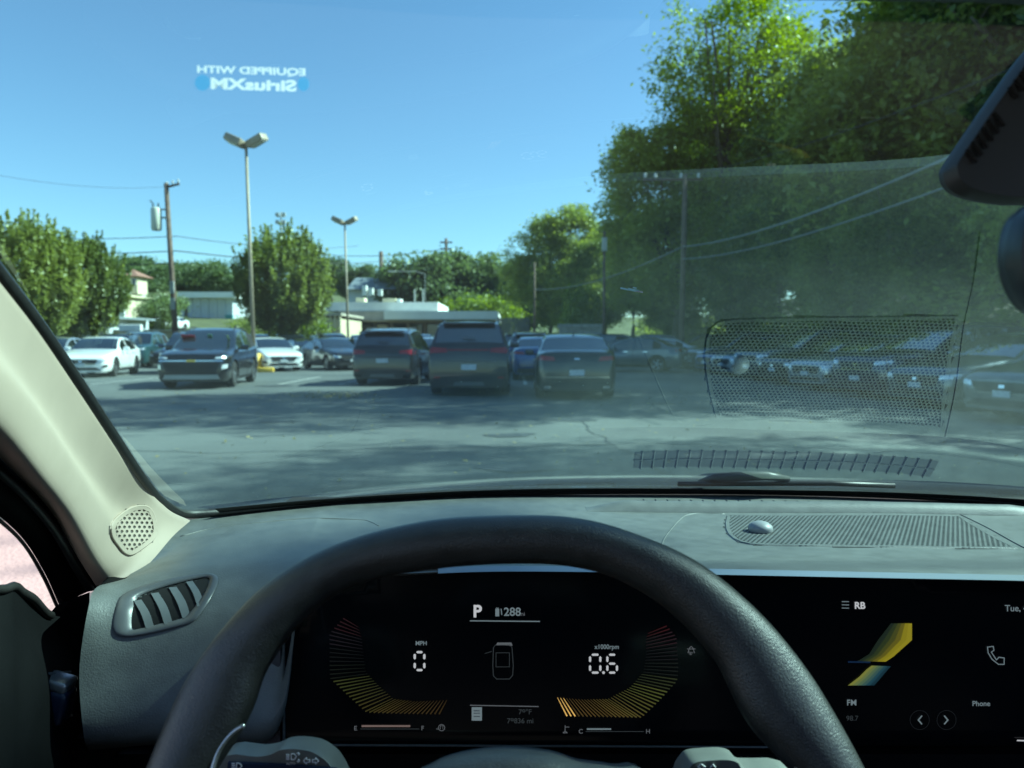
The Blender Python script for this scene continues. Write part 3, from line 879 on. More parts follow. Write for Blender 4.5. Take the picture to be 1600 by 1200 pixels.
SPEC = {
    # y, top, belt, half width factor
    'sedan': dict(L=4.65, W=1.80, H=1.45, base=2.70, wr=.33,
        st=[(2.33, .52, .50, .74), (2.31, .66, .62, .82), (2.24, .74, .69, .90), (2.05, .80, .75, .96), (1.75, .86, .80, .985), (1.35, .925, .85, 1), (1.0, .97, .89, 1), (.86, .99, .91, 1),
            (.5, 1.19, .92, 1), (.2, 1.33, .93, 1), (.05, 1.38, .93, 1), (-.05, 1.40, .935, 1), (-.30, 1.44, .94, 1), (-.42, 1.445, .94, 1), (-.6, 1.44, .945, 1), (-1.0, 1.40, .955, 1), (-1.15, 1.375, .96, 1), (-1.28, 1.34, .965, 1), (-1.5, 1.23, .98, .995),
            (-1.78, 1.09, .99, .985), (-1.86, 1.06, 1.0, .98), (-2.1, 1.045, .99, .955), (-2.24, 1.03, .97, .91), (-2.30, .94, .90, .87), (-2.33, .80, .76, .84), (-2.345, .58, .54, .78)],
        ws=(.86, .05), rw=(-1.28, -1.78), side=[(.5, -.30), (-.42, -1.15), (-1.15, -1.5)]),
    'crossover': dict(L=4.65, W=1.86, H=1.66, base=2.72, wr=.36,
        st=[(2.33, .56, .53, .76), (2.31, .80, .74, .84), (2.24, .92, .84, .92), (2.05, .98, .90, .97), (1.7, 1.03, .95, .99), (1.25, 1.07, .98, 1), (1.02, 1.09, 1.0, 1),
            (.7, 1.28, 1.02, 1), (.4, 1.45, 1.03, 1), (.2, 1.56, 1.03, 1), (.1, 1.59, 1.035, 1), (-.22, 1.645, 1.04, 1), (-.34, 1.65, 1.045, 1), (-.6, 1.655, 1.05, 1), (-1.0, 1.64, 1.06, 1), (-1.12, 1.635, 1.07, 1), (-1.5, 1.60, 1.09, 1), (-1.85, 1.55, 1.12, .99),
            (-1.98, 1.52, 1.13, .975), (-2.02, 1.50, 1.13, .97), (-2.2, 1.16, 1.10, .94), (-2.26, 1.08, 1.02, .92), (-2.31, .95, .90, .90), (-2.33, .76, .72, .88), (-2.335, .5, .48, .84)],
        ws=(1.02, .1), rw=(-2.02, -2.2), side=[(.7, -.22), (-.34, -1.12), (-1.12, -1.85)]),
    'suv': dict(L=4.8, W=1.92, H=1.76, base=2.85, wr=.38,
        st=[(2.40, .60, .57, .80), (2.38, .90, .84, .88), (2.32, 1.02, .95, .94), (2.1, 1.08, 1.0, .98), (1.7, 1.12, 1.04, 1), (1.25, 1.15, 1.06, 1), (1.1, 1.17, 1.07, 1),
            (.85, 1.34, 1.09, 1), (.6, 1.52, 1.10, 1), (.42, 1.64, 1.10, 1), (.32, 1.68, 1.10, 1), (-.1, 1.74, 1.11, 1), (-.22, 1.75, 1.11, 1), (-.6, 1.76, 1.12, 1), (-1.05, 1.75, 1.13, 1), (-1.17, 1.745, 1.13, 1), (-1.6, 1.72, 1.14, 1), (-2.0, 1.69, 1.16, .99),
            (-2.1, 1.67, 1.165, .985), (-2.14, 1.64, 1.17, .98), (-2.27, 1.24, 1.18, .965), (-2.33, 1.16, 1.10, .955), (-2.38, 1.02, .97, .95), (-2.40, .8, .76, .94), (-2.405, .5, .48, .90)],
        ws=(1.1, .32), rw=(-2.14, -2.27), side=[(.85, -.1), (-.22, -1.05), (-1.17, -2.0)]),
}
NS = 12
def section(sp, y, top, belt, wf):
    W2 = sp['W'] / 2; H = sp['H']
    zb = .20
    w = W2 * wf
    gh = max(0.0, min(1.0, (top - belt - .07) / (H - belt - .07))) if top > belt + .07 else 0.0
    roofw = w * (.93 - .20 * gh)
    zm = (zb + belt) / 2
    sh = min(belt, top - .03)
    P = [(0, zb), (w * .90, zb), (w * .975, zb + .09), (w, zm * .86 + .03), (w * .992, zm * 1.15), (w * .975, sh - .05), (w * .935, sh)]
    # greenhouse side / hood edge
    hi = top - .055 - .03 * gh
    hi = max(hi, sh + .004)
    P += [(roofw + (w * .935 - roofw) * .04, hi), (roofw * .93, top - .022), (roofw * .70, top - .004), (roofw * .35, top + .004), (0, top + .008)]
    if gh < .02:
        P[7] = (w * .90, sh + (top - sh) * .45); P[8] = (w * .84, sh + (top - sh) * .72); P[9] = (w * .62, top - .003); P[10] = (w * .3, top); P[11] = (0, top + .004)
    return P

def build_body(kind):
    sp = SPEC[kind]; st = sp['st']
    V = []; F = []; MI = []
    n = 2 * (NS - 1)
    for (y, top, belt, wf) in st:
        P = section(sp, y, top, belt, wf)
        ring = [(x, y, z) for (x, z) in P] + [(-x, y, z) for (x, z) in P[-2:0:-1]]
        V += ring
    rn = 2 * NS - 2
    ys = [s[0] for s in st]
    wins = {}
    def winid(i, j):
        y0, y1 = ys[i], ys[i + 1]
        jj = j if j < NS - 1 else rn - 1 - j      # mirrored strip index
        mirror = j >= NS - 1
        eps = 1e-4
        if jj in (8, 9, 10):
            if y0 <= sp['ws'][0] + eps and y1 >= sp['ws'][1] - eps: return 1
            if y0 <= sp['rw'][0] + eps and y1 >= sp['rw'][1] - eps: return 2
        if jj == 6:
            for k, (a, b) in enumerate(sp['side']):
                if y0 <= a + eps and y1 >= b - eps: return 3 + k + (3 if mirror else 0)
        return 0
    for i in range(len(st) - 1):
        for j in range(rn):
            a = i * rn + j; b = i * rn + (j + 1) % rn
            F.append((a, b, b + rn, a + rn)); MI.append(winid(i, j))
    F.append(tuple(range(rn))[::-1]); MI.append(0)
    k = (len(st) - 1) * rn
    F.append(tuple(range(k, k + rn))); MI.append(0)
    me = bpy.data.meshes.new('body'); me.from_pydata(V, [], F)
    for q in range(9): me.materials.append(M_under)
    me.polygons.foreach_set('material_index', MI)
    bm = bmesh.new(); bm.from_mesh(me); bmesh.ops.recalc_face_normals(bm, faces=bm.faces); bm.to_mesh(me); bm.free()
    # raise a BVH before cutting the wells
    bm = bmesh.new(); bm.from_mesh(me); bvh = BVHTree.FromBMesh(bm); bm.free()
    o = bpy.data.objects.new('tmp', me); COL.objects.link(o)
    cut = MB()
    for sy in (1, -1):
        for sx in (1, -1):
            yc = sy * sp['base'] / 2
            cut.lathe([(0, .55), (sp['wr'] + .065, .55), (sp['wr'] + .065, 1.2), (0, 1.2)] if sx > 0 else [(0, -1.2), (sp['wr'] + .065, -1.2), (sp['wr'] + .065, -.55), (0, -.55)], (0, yc, sp['wr']), 'x', 28)
    bmc = bmesh.new()
    cme = bpy.data.meshes.new('c'); cme.from_pydata([tuple(v) for v in cut.v], [], cut.f)
    bmc.from_mesh(cme); bmesh.ops.remove_doubles(bmc, verts=bmc.verts, dist=1e-5); bmesh.ops.recalc_face_normals(bmc, faces=bmc.faces); bmc.to_mesh(cme); bmc.free()
    for q in range(8): cme.materials.append(M_under)
    cme.materials.append(M_under)
    cme.polygons.foreach_set('material_index', [8] * len(cme.polygons))
    co_ = bpy.data.objects.new('cut', cme); COL.objects.link(co_)
    md = o.modifiers.new('b', 'BOOLEAN'); md.object = co_; md.operation = 'DIFFERENCE'; md.solver = 'EXACT'
    dg = bpy.context.evaluated_depsgraph_get()
    res = bpy.data.meshes.new_from_object(o.evaluated_get(dg))
    bpy.data.objects.remove(o); bpy.data.objects.remove(co_)
    out = {}
    mats = [p.material_index for p in res.polygons]
    for mi in set(mats):
        vm = {}; vv = []; ff = []
        for p in res.polygons:
            if p.material_index != mi: continue
            q = []
            for vi in p.vertices:
                if vi not in vm:
                    vm[vi] = len(vv); vv.append(res.vertices[vi].co.copy())
                q.append(vm[vi])
            ff.append(tuple(q))
        out[mi] = (vv, ff)
    return out, bvh

def patch(bvh, quad, frm, thick, nx=7, nz=3, axis='y'):
    """a panel following the body: quad = four (x,z) corners, laid on the surface seen from frm"""
    V = []
    for j in range(nz + 1):
        for i in range(nx + 1):
            u, t = i / nx, j / nz
            a = Vector(quad[0]).lerp(Vector(quad[1]), u); b_ = Vector(quad[3]).lerp(Vector(quad[2]), u)
            p = a.lerp(b_, t)
            if axis == 'y':
                hit = bvh.ray_cast(Vector((p.x, frm, p.y)), Vector((0, -1 if frm > 0 else 1, 0)))[0]
                if hit is None: hit = Vector((p.x, frm * .74, p.y))
                V.append(hit + Vector((0, thick if frm > 0 else -thick, 0)))
            else:
                hit = bvh.ray_cast(Vector((frm, p.x, p.y)), Vector((-1 if frm > 0 else 1, 0, 0)))[0]
                if hit is None: hit = Vector((frm * .4, p.x, p.y))
                V.append(hit + Vector((thick if frm > 0 else -thick, 0, 0)))
    n = len(V); d = Vector((0, -2.2 * thick if frm > 0 else 2.2 * thick, 0)) if axis == 'y' else Vector((-2.2 * thick if frm > 0 else 2.2 * thick, 0, 0))
    F = grid_faces(nx + 1, nz + 1)
    V2 = V + [v + d for v in V]
    bnd = [i for i in range(nx + 1)] + [(j + 1) * (nx + 1) - 1 for j in range(1, nz + 1)] + [nz * (nx + 1) + i for i in range(nx - 1, -1, -1)] + [j * (nx + 1) for j in range(nz - 1, 0, -1)]
    for a, b_ in zip(bnd, bnd[1:] + bnd[:1]): F.append((a, b_, b_ + n, a + n))
    return V2, F

def make_car(kind, style):
    """template car at the origin, front towards +Y; parts: body, windows, wheels (> tyre rim), lights, grille, plate, mirrors"""
    sp = SPEC[kind]
    root = empty(kind)
    parts, bvh = build_body(kind)
    v, f = parts[0]
    mk('body', v, f, PAINT['grey'], root, flat_angle=32)
    if 8 in parts: mk('wheel_well', *parts[8], M_under, root)
    for mi in range(1, 8):
        if mi in parts:
            nm = {1: 'windshield', 2: 'rear_window'}.get(mi, 'side_window')
            mk(nm, *parts[mi], M_cglass, root, smooth=True)
    for sy in (1, -1):
        for sx in (1, -1):
            yc = sy * sp['base'] / 2; R = sp['wr']; xo = sp['W'] / 2 - .015
            w = MB().lathe([(R * .62, -.11), (R * .93, -.11), (R, -.07), (R, .07), (R * .93, .11), (R * .66, .112), (R * .62, .10)], (sx * (xo - .12), yc, R), 'x', 26).build('wheel', M_tyre, root, flat_angle=50)
            rim = MB()
            c = Vector((sx * (xo - .12 + .075), yc, R))
            rim.lathe([(R * .66, -.03 * sx), (R * .66, .028 * sx), (R * .60, .022 * sx), (R * .60, -.05 * sx)], c, 'x', 26)
            for q in range(5):
                a = q * 2 * math.pi / 5 + .3
                Rm = Matrix.Rotation(a, 3, 'X')
                rim.box(c + Rm @ Vector((0, 0, R * .34)), (.03, R * .17, R * .60), Rm)
            rim.lathe([(0, .03 * sx), (R * .14, .028 * sx), (R * .16, -.02 * sx)], c, 'x', 12)
            rim.build('rim', M_rim, w)
            MB().lathe([(0, -.01 * sx), (R * .6, -.01 * sx)], Vector((sx * (xo - .12 + .02), yc, R)), 'x', 20).build('brake_disc', M_under, w)
    W2 = sp['W'] / 2
    hb = sp['st'][2][1]; F_ = 3.2; B_ = -3.2
    def P(name, quad, frm, thick, m, nx=7, nz=3, axis='y'):
        V, F = patch(bvh, [(q[0], q[1]) for q in quad], frm, thick, nx, nz, axis)
        return mk(name, V, F, m, root, flat_angle=40)
    # front
    if style.get('front') == 'bold':
        P('grille', [(-.62, .44), (.62, .44), (.74, .70), (-.74, .70)], F_, .02, M_trim)
        P('grille_bar', [(-.80, .735), (.80, .735), (.80, .765), (-.80, .765)], F_, .03, M_chrome, 11, 1)
        P('emblem', [(-.11, .725), (.11, .725), (.11, .775), (-.11, .775)], F_, .045, mat('gold_emblem', (.75, .5, .12), .3, .7), 2, 1)
        for k in range(4):
            P('grille_slat', [(-.6 - .03 * k, .47 + .055 * k), (.6 + .03 * k, .47 + .055 * k), (.6 + .03 * k, .482 + .055 * k), (-.6 - .03 * k, .482 + .055 * k)], F_, .03, M_under, 7, 1)
        P('lower_bumper', [(-.72, .26), (.72, .26), (.66, .38), (-.66, .38)], F_, .02, M_chrome if False else mat('satin_skid', (.30, .32, .33), .35, .6))
        for s in (-1, 1):
            P('headlight', [(s * .60, .80), (s * .88, .82), (s * .90, .87), (s * .62, .85)], F_, .02, M_head)
            P('fog_light', [(s * .76, .52), (s * .88, .55), (s * .88, .66), (s * .78, .64)], F_, .02, M_head)
    else:
        g = style.get('grille', .30)
        zc = hb - .20
        P('grille', [(-.46, zc - .07), (.46, zc - .07), (.56, zc + .09), (-.56, zc + .09)], F_, .016, M_trim)
        P('grille_bar', [(-.44, zc - .085), (.44, zc - .085), (.44, zc - .065), (-.44, zc - .065)], F_, .024, M_chrome, 7, 1)
        P('emblem', [(-.05, zc + .0), (.05, zc + .0), (.05, zc + .05), (-.05, zc + .05)], F_, .03, M_chrome, 1, 1)
        P('lower_bumper', [(-.66, .26), (.66, .26), (.50, .36), (-.50, .36)], F_, .015, M_trim)
        P('number_plate', [(-.15, .40), (.15, .40), (.15, .50), (-.15, .50)], F_, .03, M_plate, 2, 1)
        for s in (-1, 1):
            P('headlight', [(s * .54, zc + .02), (s * .86, zc + .05), (s * .88, zc + .14), (s * .58, zc + .10)], F_, .018, M_head)
            P('fog_light', [(s * .66, .34), (s * .82, .36), (s * .84, .45), (s * .74, .45)], F_, .014, M_trim)
    # rear
    if kind == 'sedan':
        for s in (-1, 1):
            P('taillight', [(s * .46, .84), (s * .84, .86), (s * .84, .96), (s * .50, .93)], B_, .014, M_tail)
            P('exhaust_pipe', [(s * .56, .25), (s * .70, .25), (s * .70, .31), (s * .56, .31)], B_, .02, M_chrome, 2, 1)
        P('number_plate', [(-.16, .53), (.16, .53), (.16, .65), (-.16, .65)], B_, .02, M_plate, 2, 1)
        P('lower_bumper', [(-.78, .23), (.78, .23), (.66, .40), (-.66, .40)], B_, .015, M_trim)
        P('bumper_crease', [(-.70, .485), (.70, .485), (.70, .50), (-.70, .50)], B_, .018, M_chrome if style.get('chrome') else M_trim, 9, 1)
        P('emblem', [(-.06, .87), (.06, .87), (.06, .90), (-.06, .90)], B_, .02, M_chrome, 1, 1)
        MB().box((0, -1.02, 1.43), (.03, .12, .07), bev=.01).build('roof_antenna', M_trim, root)
    else:
        top = .98 if kind == 'crossover' else 1.08
        for s in (-1, 1):
            P('taillight', [(s * .48, top - .07), (s * .88, top - .09), (s * .90, top + .06), (s * .50, top + .02)], B_, .016, M_tail)
            P('reflector', [(s * .66, .42), (s * .80, .42), (s * .80, .455), (s * .66, .455)], B_, .018, M_tail, 2, 1)
        P('light_bar', [(-.47, top - .03), (.47, top - .03), (.47, top + .0), (-.47, top + .0)], B_, .016, M_tail if kind == 'suv' else M_trim, 7, 1)
        P('garnish', [(-.62, .80), (.62, .80), (.62, .835), (-.62, .835)], B_, .02, M_skid if kind == 'suv' else M_trim, 9, 1)
        P('number_plate', [(-.17, .61 if kind == 'suv' else .66), (.17, .61 if kind == 'suv' else .66), (.17, .74 if kind == 'suv' else .78), (-.17, .74 if kind == 'suv' else .78)], B_, .022, M_plate, 2, 1)
        P('lower_bumper', [(-.84, .24), (.84, .24), (.76, .46), (-.76, .46)], B_, .016, M_trim)
        P('skid_plate', [(-.36, .25), (.36, .25), (.32, .34), (-.32, .34)], B_, .028, M_skid, 3, 1)
        y0 = sp['rw'][0]
        MB().box((0, y0 - .05, sp['st'][-7][1] + .02 if False else (1.545 if kind == 'crossover' else 1.675)), (sp['W'] * .62, .22, .035), Matrix.Rotation(.12, 3, 'X'), .012).build('roof_spoiler', M_trim, root)
        MB().box((0, y0 - .17, 1.24 if kind == 'crossover' else 1.33), (.30, .015, .015), Matrix.Rotation(.1, 3, 'Y')).build('rear_wiper', M_trim, root)
        for s in (-1, 1):
            xr = sp['W'] / 2 * .66
            zr = sp['H'] + .015
            MB().tube([(s * xr, .05, zr - .09), (s * xr, -.2, zr), (s * xr, -1.4, zr - .03), (s * xr, -1.65, zr - .12)], .018, 6).build('roof_rail', M_chrome if kind == 'suv' else M_trim, root)
    for s in (-1, 1):
        ym = sp['ws'][0] - .42
        zm = lerp_tab(sp['st'], ym, 2) + .07
        mb = MB().box((s * (W2 + .10), ym, zm), (.22, .12, .15), None, .04)
        mb.tube([(s * (W2 - .12), ym, zm - .06), (s * (W2 + .02), ym, zm - .04)], .025, 6)
        mb.build('wing_mirror', PAINT['grey'], root, flat_angle=45)
        for (ya, yb) in ((sp['side'][0][1] + .18, 0), (sp['side'][1][1] + .2, 0)):
            P('door_handle', [(ya, .82 if kind == 'sedan' else .94), (ya + .2, .82 if kind == 'sedan' else .94), (ya + .2, .85 if kind == 'sedan' else .97), (ya, .85 if kind == 'sedan' else .97)], s * 2.0, .015, M_chrome, 2, 1, 'x')
        # door seams
        for ya in (sp['side'][0][1] - .05, sp['side'][1][1] - .04, sp['ws'][0] - .12):
            P('door_seam', [(ya, .32), (ya + .012, .32), (ya + .012, .86), (ya, .86)], s * 2.0, .003, M_under, 1, 4, 'x')
        P('side_skirt', [(-.95, .20), (.95, .20), (.95, .30), (-.95, .30)], s * 2.0, .012, M_trim, 5, 1, 'x')
    index_children(root)
    return root

TEMPL = {('sedan', 0): make_car('sedan', {'chrome': True}), ('crossover', 0): make_car('crossover', {}), ('crossover', 1): make_car('crossover', {'front': 'bold'}), ('suv', 0): make_car('suv', {})}
used_t = set()
def car(kind, style, x, y, heading, color, label, group, z=0.0, small=False):
    key = (kind, style)
    src = TEMPL[key]
    r = copy_tree(src)
    r.name = {'sedan': 'parked_sedan', 'crossover': 'parked_crossover', 'suv': 'parked_suv'}[kind]
    r.location = (x, y, z); r.rotation_euler = (0, 0, math.radians(heading))
    tag(r, label, {'sedan': 'car', 'crossover': 'car', 'suv': 'car'}[kind], group)
    for ch in r.children:
        st = ch.name.split('.')[0]
        if st in ('body', 'wing_mirror'):
            ch.material_slots[0].link = 'OBJECT'; ch.material_slots[0].material = PAINT[color]
        if small and st in ('door_seam', 'door_handle', 'side_skirt', 'reflector', 'emblem', 'skid_plate', 'garnish', 'rear_wiper', 'grille_bar'):
            bpy.data.objects.remove(ch)
    bpy.context.view_layer.update()
    return r
bpy.context.view_layer.update()
G1 = 'cars parked in the open lot'
car('suv', 0, px_at(732, 17.4), 19.9, 0, 'charcoal', 'large dark grey sport utility seen from behind, centre of the lot', G1)
car('crossover', 0, px_at(601, 21.6), 24.0, -2, 'charcoal', 'smaller dark grey crossover seen from behind, left of the large sport utility', G1)
car('sedan', 0, px_at(904, 16.5), 18.75, -1, 'charcoal', 'dark grey sedan seen from behind with pale plate, right of the large sport utility', G1)
rc = car('crossover', 1, -8.75, 22.5, 180 + 8, 'black', 'glossy black crossover facing the viewer with red card in its windshield', G1)
# cards in its windshield
def card(root, x, y, z, w, h, m, label, rx=0.9):
    R = Matrix.Rotation(root.rotation_euler.z, 4, 'Z')
    mb = MB().box((0, 0, 0), (w, h, .004), Matrix.Rotation(-rx, 3, 'X'))
    o = mb.build('windshield_card', m, smooth=False)
    o.parent = root; o.location = (x, y, z)
    o['label'] = label
card(rc, .52, .56, 1.405, .36, .16, mat('red_card', (.75, .05, .08), .5), 'red card', math.radians(-29) * -1 if False else -.5)
card(rc, -.05, .50, 1.43, .13, .10, mat('green_card', (.25, .6, .35), .5), 'pale green card', -.5)
card(rc, -.60, .66, 1.33, .06, .42, mat('lime_card', (.45, .65, .35), .5), 'long pale green streak card', -.5)
car('sedan', 0, px_at(152, 27.4) - .6, 28.8, 180 + 12, 'white', 'white sedan facing the viewer at the left beside the pillar', G1)
car('sedan', 0, -18.6, 31.2, 180 + 8, 'silver', 'silver sedan half hidden behind the left pillar edge', G1)
car('crossover', 0, -13.0, 31.2, 180 + 16, 'navy', 'dark navy crossover between the white sedan and the black crossover', G1)
car('suv', 0, px_at(212, 39), 39.5, 180 + 10, 'teal', 'dark teal sport utility with pale roof sign behind the navy crossover', G1)
o = MB().box((px_at(218, 39), 38.2, 1.93), (1.1, .25, .35), None, .05).build('roof_sign', M_white, org=(px_at(218, 39), 38.2, 1.77))
tag(o, 'pale white sign board standing on the roof of the teal sport utility', 'sign')
car('sedan', 0, px_at(283, 37), 38.5, 180 - 12, 'charcoal', 'charcoal sedan roof showing just behind the black crossover', G1)
car('suv', 0, px_at(330, 44), 45, 180, 'black', 'black sport utility far behind the black crossover', G1)
car('sedan', 0, -10.7, 34.2, 180 + 30, 'white', 'white sedan parked just right of the near lamp post', G1)
car('sedan', 0, px_at(392, 41), 41.2, 180 + 30, 'silver', 'pale silver sedan behind the white one near the lamp post', G1)
car('suv', 0, px_at(452, 48), 48.5, 180 + 26, 'black', 'black sport utility under the lone street tree', G1)
car('sedan', 0, -8.15, 35.2, 180 + 34, 'black', 'black sedan with bright rims right of the white sedan', G1)
car('sedan', 0, px_at(545, 41), 41.5, 180 + 34, 'navy', 'dark blue sedan behind the black sedan with bright rims', G1)
car('crossover', 0, px_at(500, 50), 50.5, 180 + 20, 'steel', 'steel blue crossover in the far rows near the cream annex', G1)
car('suv', 0, px_at(560, 55), 56, 180 + 10, 'teal', 'teal sport utility in the far row before the shop building', G1)
car('sedan', 0, px_at(655, 31.5), 33.5, 180 - 3, 'silver', 'silver sedan peeking out between the two sport utilities', G1)
car('crossover', 0, px_at(650, 40), 41.5, 180, 'steel', 'steel blue crossover behind the silver sedan in the gap', G1)
car('suv', 0, px_at(640, 54), 55, 180, 'white', 'white sport utility far behind in the gap before the shops', G1)
car('sedan', 0, .95, 27.0, -2, 'blue', 'blue sedan directly in front of the dark grey sedan', G1)
car('crossover', 0, .78, 33.0, -2, 'grey', 'grey crossover in line ahead of the blue sedan', G1)
car('sedan', 0, .6, 39.2, -2, 'silver', 'silver sedan in line beyond the grey crossover', G1)
car('suv', 0, .3, 46, 0, 'steel', 'steel blue sport utility at the far end of the line ahead', G1)
for (px, Y, k, c, hd, lab) in [(405, 52, 'suv', 'charcoal', 200, 'charcoal sport utility in the second row left of the lone street tree'), (478, 43, 'sedan', 'charcoal', 212, 'charcoal sedan tucked behind the black sedan with bright rims'),
        (520, 47, 'suv', 'black', 205, 'black sport utility behind the dark blue sedan'), (535, 60, 'sedan', 'white', 190, 'white sedan in the last row at the foot of the cream annex'),
        (575, 36, 'sedan', 'black', 205, 'black sedan nose showing left of the smaller dark grey crossover'), (582, 47, 'crossover', 'steel', 195, 'steel blue crossover above the roof of the smaller dark grey crossover'),
        (610, 62, 'sedan', 'silver', 180, 'silver sedan in the last row before the shop windows'), (672, 46, 'sedan', 'navy', 180, 'navy sedan deep in the gap between the sport utilities'),
        (355, 52, 'sedan', 'steel', 190, 'steel blue sedan in the second row behind the black crossover'), (240, 46, 'sedan', 'silver', 190, 'silver sedan in the second row left of the transformer pole'),
        (180, 37, 'crossover', 'charcoal', 190, 'charcoal crossover behind the white sedan at the left'), (120, 36, 'sedan', 'navy', 190, 'navy sedan in the second row at the far left'),
        (812, 54, 'crossover', 'white', 0, 'white crossover far off before the board fence')]:
    car(k, 0, px_at(px, Y), Y, hd, c, lab, G1)
G3 = 'cars in the far right corner of the lot'
for i, (px, Y, k, c, hd, lab) in enumerate([(850, 45.5, 'sedan', 'steel', 75, 'steel blue sedan side on behind the dark grey sedan roof'), (905, 48, 'suv', 'grey', 80, 'grey sport utility side on before the concrete barrier'),
        (935, 42, 'crossover', 'navy', 70, 'navy crossover angled behind the dark grey sedan'), (968, 39, 'sedan', 'black', 68, 'black sedan angled at the start of the far corner'),
        (985, 33, 'sedan', 'steel', 66, 'steel blue sedan angled just right of the dark grey sedan')]):
    car(k, 0, px_at(px, Y), Y, hd, c, lab, G3)
for (px, Y, k, c, hd, lab) in [(868, 58, 'sedan', 'silver', 80, 'silver sedan far off at the foot of the yellow-green shrubs'), (1003, 44, 'crossover', 'steel', 72, 'steel blue crossover angled behind the black one in the far corner'),
        (1022, 38, 'sedan', 'silver', 70, 'silver sedan angled in the far corner left of the crossarm pole'), (1045, 45, 'sedan', 'blue', 74, 'blue sedan angled in the far corner at the crossarm pole'), (838, 33, 'sedan', 'steel', -2, 'steel blue sedan just past the left shoulder of the dark grey sedan'),
        (838, 40, 'crossover', 'silver', -2, 'silver crossover in line beyond the steel blue sedan')]:
    car(k, 0, px_at(px, Y), Y, hd, c, lab, G3)
G2 = 'cars parked in a row under the wood'
row = [('sedan', 'grey'), ('sedan', 'steel'), ('crossover', 'navy'), ('sedan', 'silver'), ('sedan', 'black'), ('crossover', 'steel'), ('sedan', 'silver'), ('sedan', 'blue'), ('crossover', 'steel'), ('sedan', 'blue'), ('sedan', 'grey'), ('crossover', 'black'), ('sedan', 'steel')]
ords = ['nearest', 'second', 'third', 'fourth', 'fifth', 'sixth', 'seventh', 'eighth', 'ninth', 'tenth', 'eleventh', 'twelfth', 'last']
for i, (k, c) in enumerate(row):
    y = 11.4 + 2.65 * i
    car(k, 0, 9.75 + .05 * (i % 3), y + 1.0, 90 + 16, c, '%s %s, %s from the near end of the row under the wood' % (c if c != 'steel' else 'steel blue', k, ords[i]) if i < 12 else 'steel blue sedan, last and farthest of the row under the wood', G2)
G4 = 'cars on the road above the retaining wall'
for i, (px, c) in enumerate([(244, 'white'), (256, 'silver'), (268, 'white')]):
    x = px_at(px, 84)
    car('sedan', 0, x, 84, 170, c, ['leftmost of three tiny cars beside the cream building', 'middle of three tiny cars beside the cream building', 'rightmost of three tiny cars, next to the utility pole'][i], G4, z=rise(x, 84), small=True)
for t in TEMPL.values():
    def rm(o):
        for c in list(o.children): rm(c)
        bpy.data.objects.remove(o)
    rm(t)
# ================================================================ THE CAR THE PHOTOGRAPH IS TAKEN FROM
XC = 0.36                     # centre line of the car, right of the eye
M_dash = vary(mat('dash_plastic', (.125, .133, .128), .46, spec=.55), 60, .14, .5, 700, .0007, detail=6, rvar=.06)
M_dash2 = vary(mat('dash_lower_plastic', (.06, .065, .065), .45), 60, .12, .6, 1100, .0008, rvar=.06)
M_piano = mat('black_display_glass', (.003, .004, .005), .16, spec=.3)
M_lip = mat('satin_blue_grey_trim', (.36, .40, .42), .30, .6)
M_beige = vary(mat('beige_pillar_trim', (.42, .34, .275), .55, spec=.35), 40, .03, .25, 1500, .0004)
M_beige2 = vary(mat('beige_grille', (.41, .33, .265), .5), 40, .03)
M_rub = vary(mat('rubber_seal', (.012, .012, .012), .5), 200, .3, .2, 900, .0005)
M_door = vary(mat('door_plastic', (.003, .0034, .004), .7, spec=.1), 50, .15, .4, 900, .0005)
M_leather = vary(mat('black_leather', (.016, .016, .015), .42, spec=.8, coat=.0), 90, .35, .5, 900, .0008, detail=8, rvar=.08)
M_hole = mat('grille_backing', (.006, .006, .006), .9)
M_hole2 = mat('cloth_backing', (.04, .043, .045), .9)
M_satin = mat('satin_silver', (.50, .50, .47), .28, .9)
M_stalk = vary(mat('stalk_grey_plastic', (.19, .20, .18), .42), 60, .06, .2, 800, .0004)
M_navy = mat('stalk_band', (.015, .03, .07), .35)
M_icon = mat('icon_white', (.8, .8, .8), .5)
M_roof = vary(mat('headliner_cloth', (.30, .27, .25), .9), 60, .1)
M_hood = mat('own_car_paint', (.32, .34, .34), .30, .5, coat=1.0)
M_mir = vary(mat('mirror_housing', (.03, .032, .034), .6), 40, .1)

def glow(name, c, s):
    m = mat(name, (0.0, 0.0, 0.0), .5, emit=c, estr=s * .42)
    return m
E_white = glow('display_white', (.75, .78, .82), .55)
E_dim = glow('display_dim', (.55, .62, .68), .14)
E_faint = glow('display_faint', (.4, .5, .55), .055)
E_bar = glow('display_blue_grey', (.45, .6, .66), .25)

car_root = tag(empty('car_interior', (XC, 0.3, 0.25)), 'dark dashboard, steering wheel and windshield of the car the viewer sits in', 'car interior')

# ---------------- windshield surface
def Yb(x):
    return 1.15 - .75 * abs(x - XC) ** 3
def base_pt(px, py):
    r = ray(px, py); r = r / r.y
    lo, hi = .3, 1.3
    for _ in range(50):
        m = (lo + hi) / 2
        if Yb(r.x * m) > m: lo = m
        else: hi = m
    return EYE + r * lo
bx = [(290, 806), (400, 795), (560, 781), (700, 773), (850, 769), (1000, 768), (1186, 769), (1400, 775), (1600, 786), (1750, 800)]
BP = [base_pt(*q) for q in bx]
cf = np.polyfit([p.x - XC for p in BP], [p.z for p in BP], 4)
def Zb(x): return float(np.polyval(cf, max(-.86, min(.86, x - XC))))
TH = math.radians(27.0)
TT = math.tan(TH)
CURV = 0.0
def glassP(x, Y):
    d = Yb(x) - Y
    return Vector((x, Y, Zb(x) + d * TT + CURV * d * d))

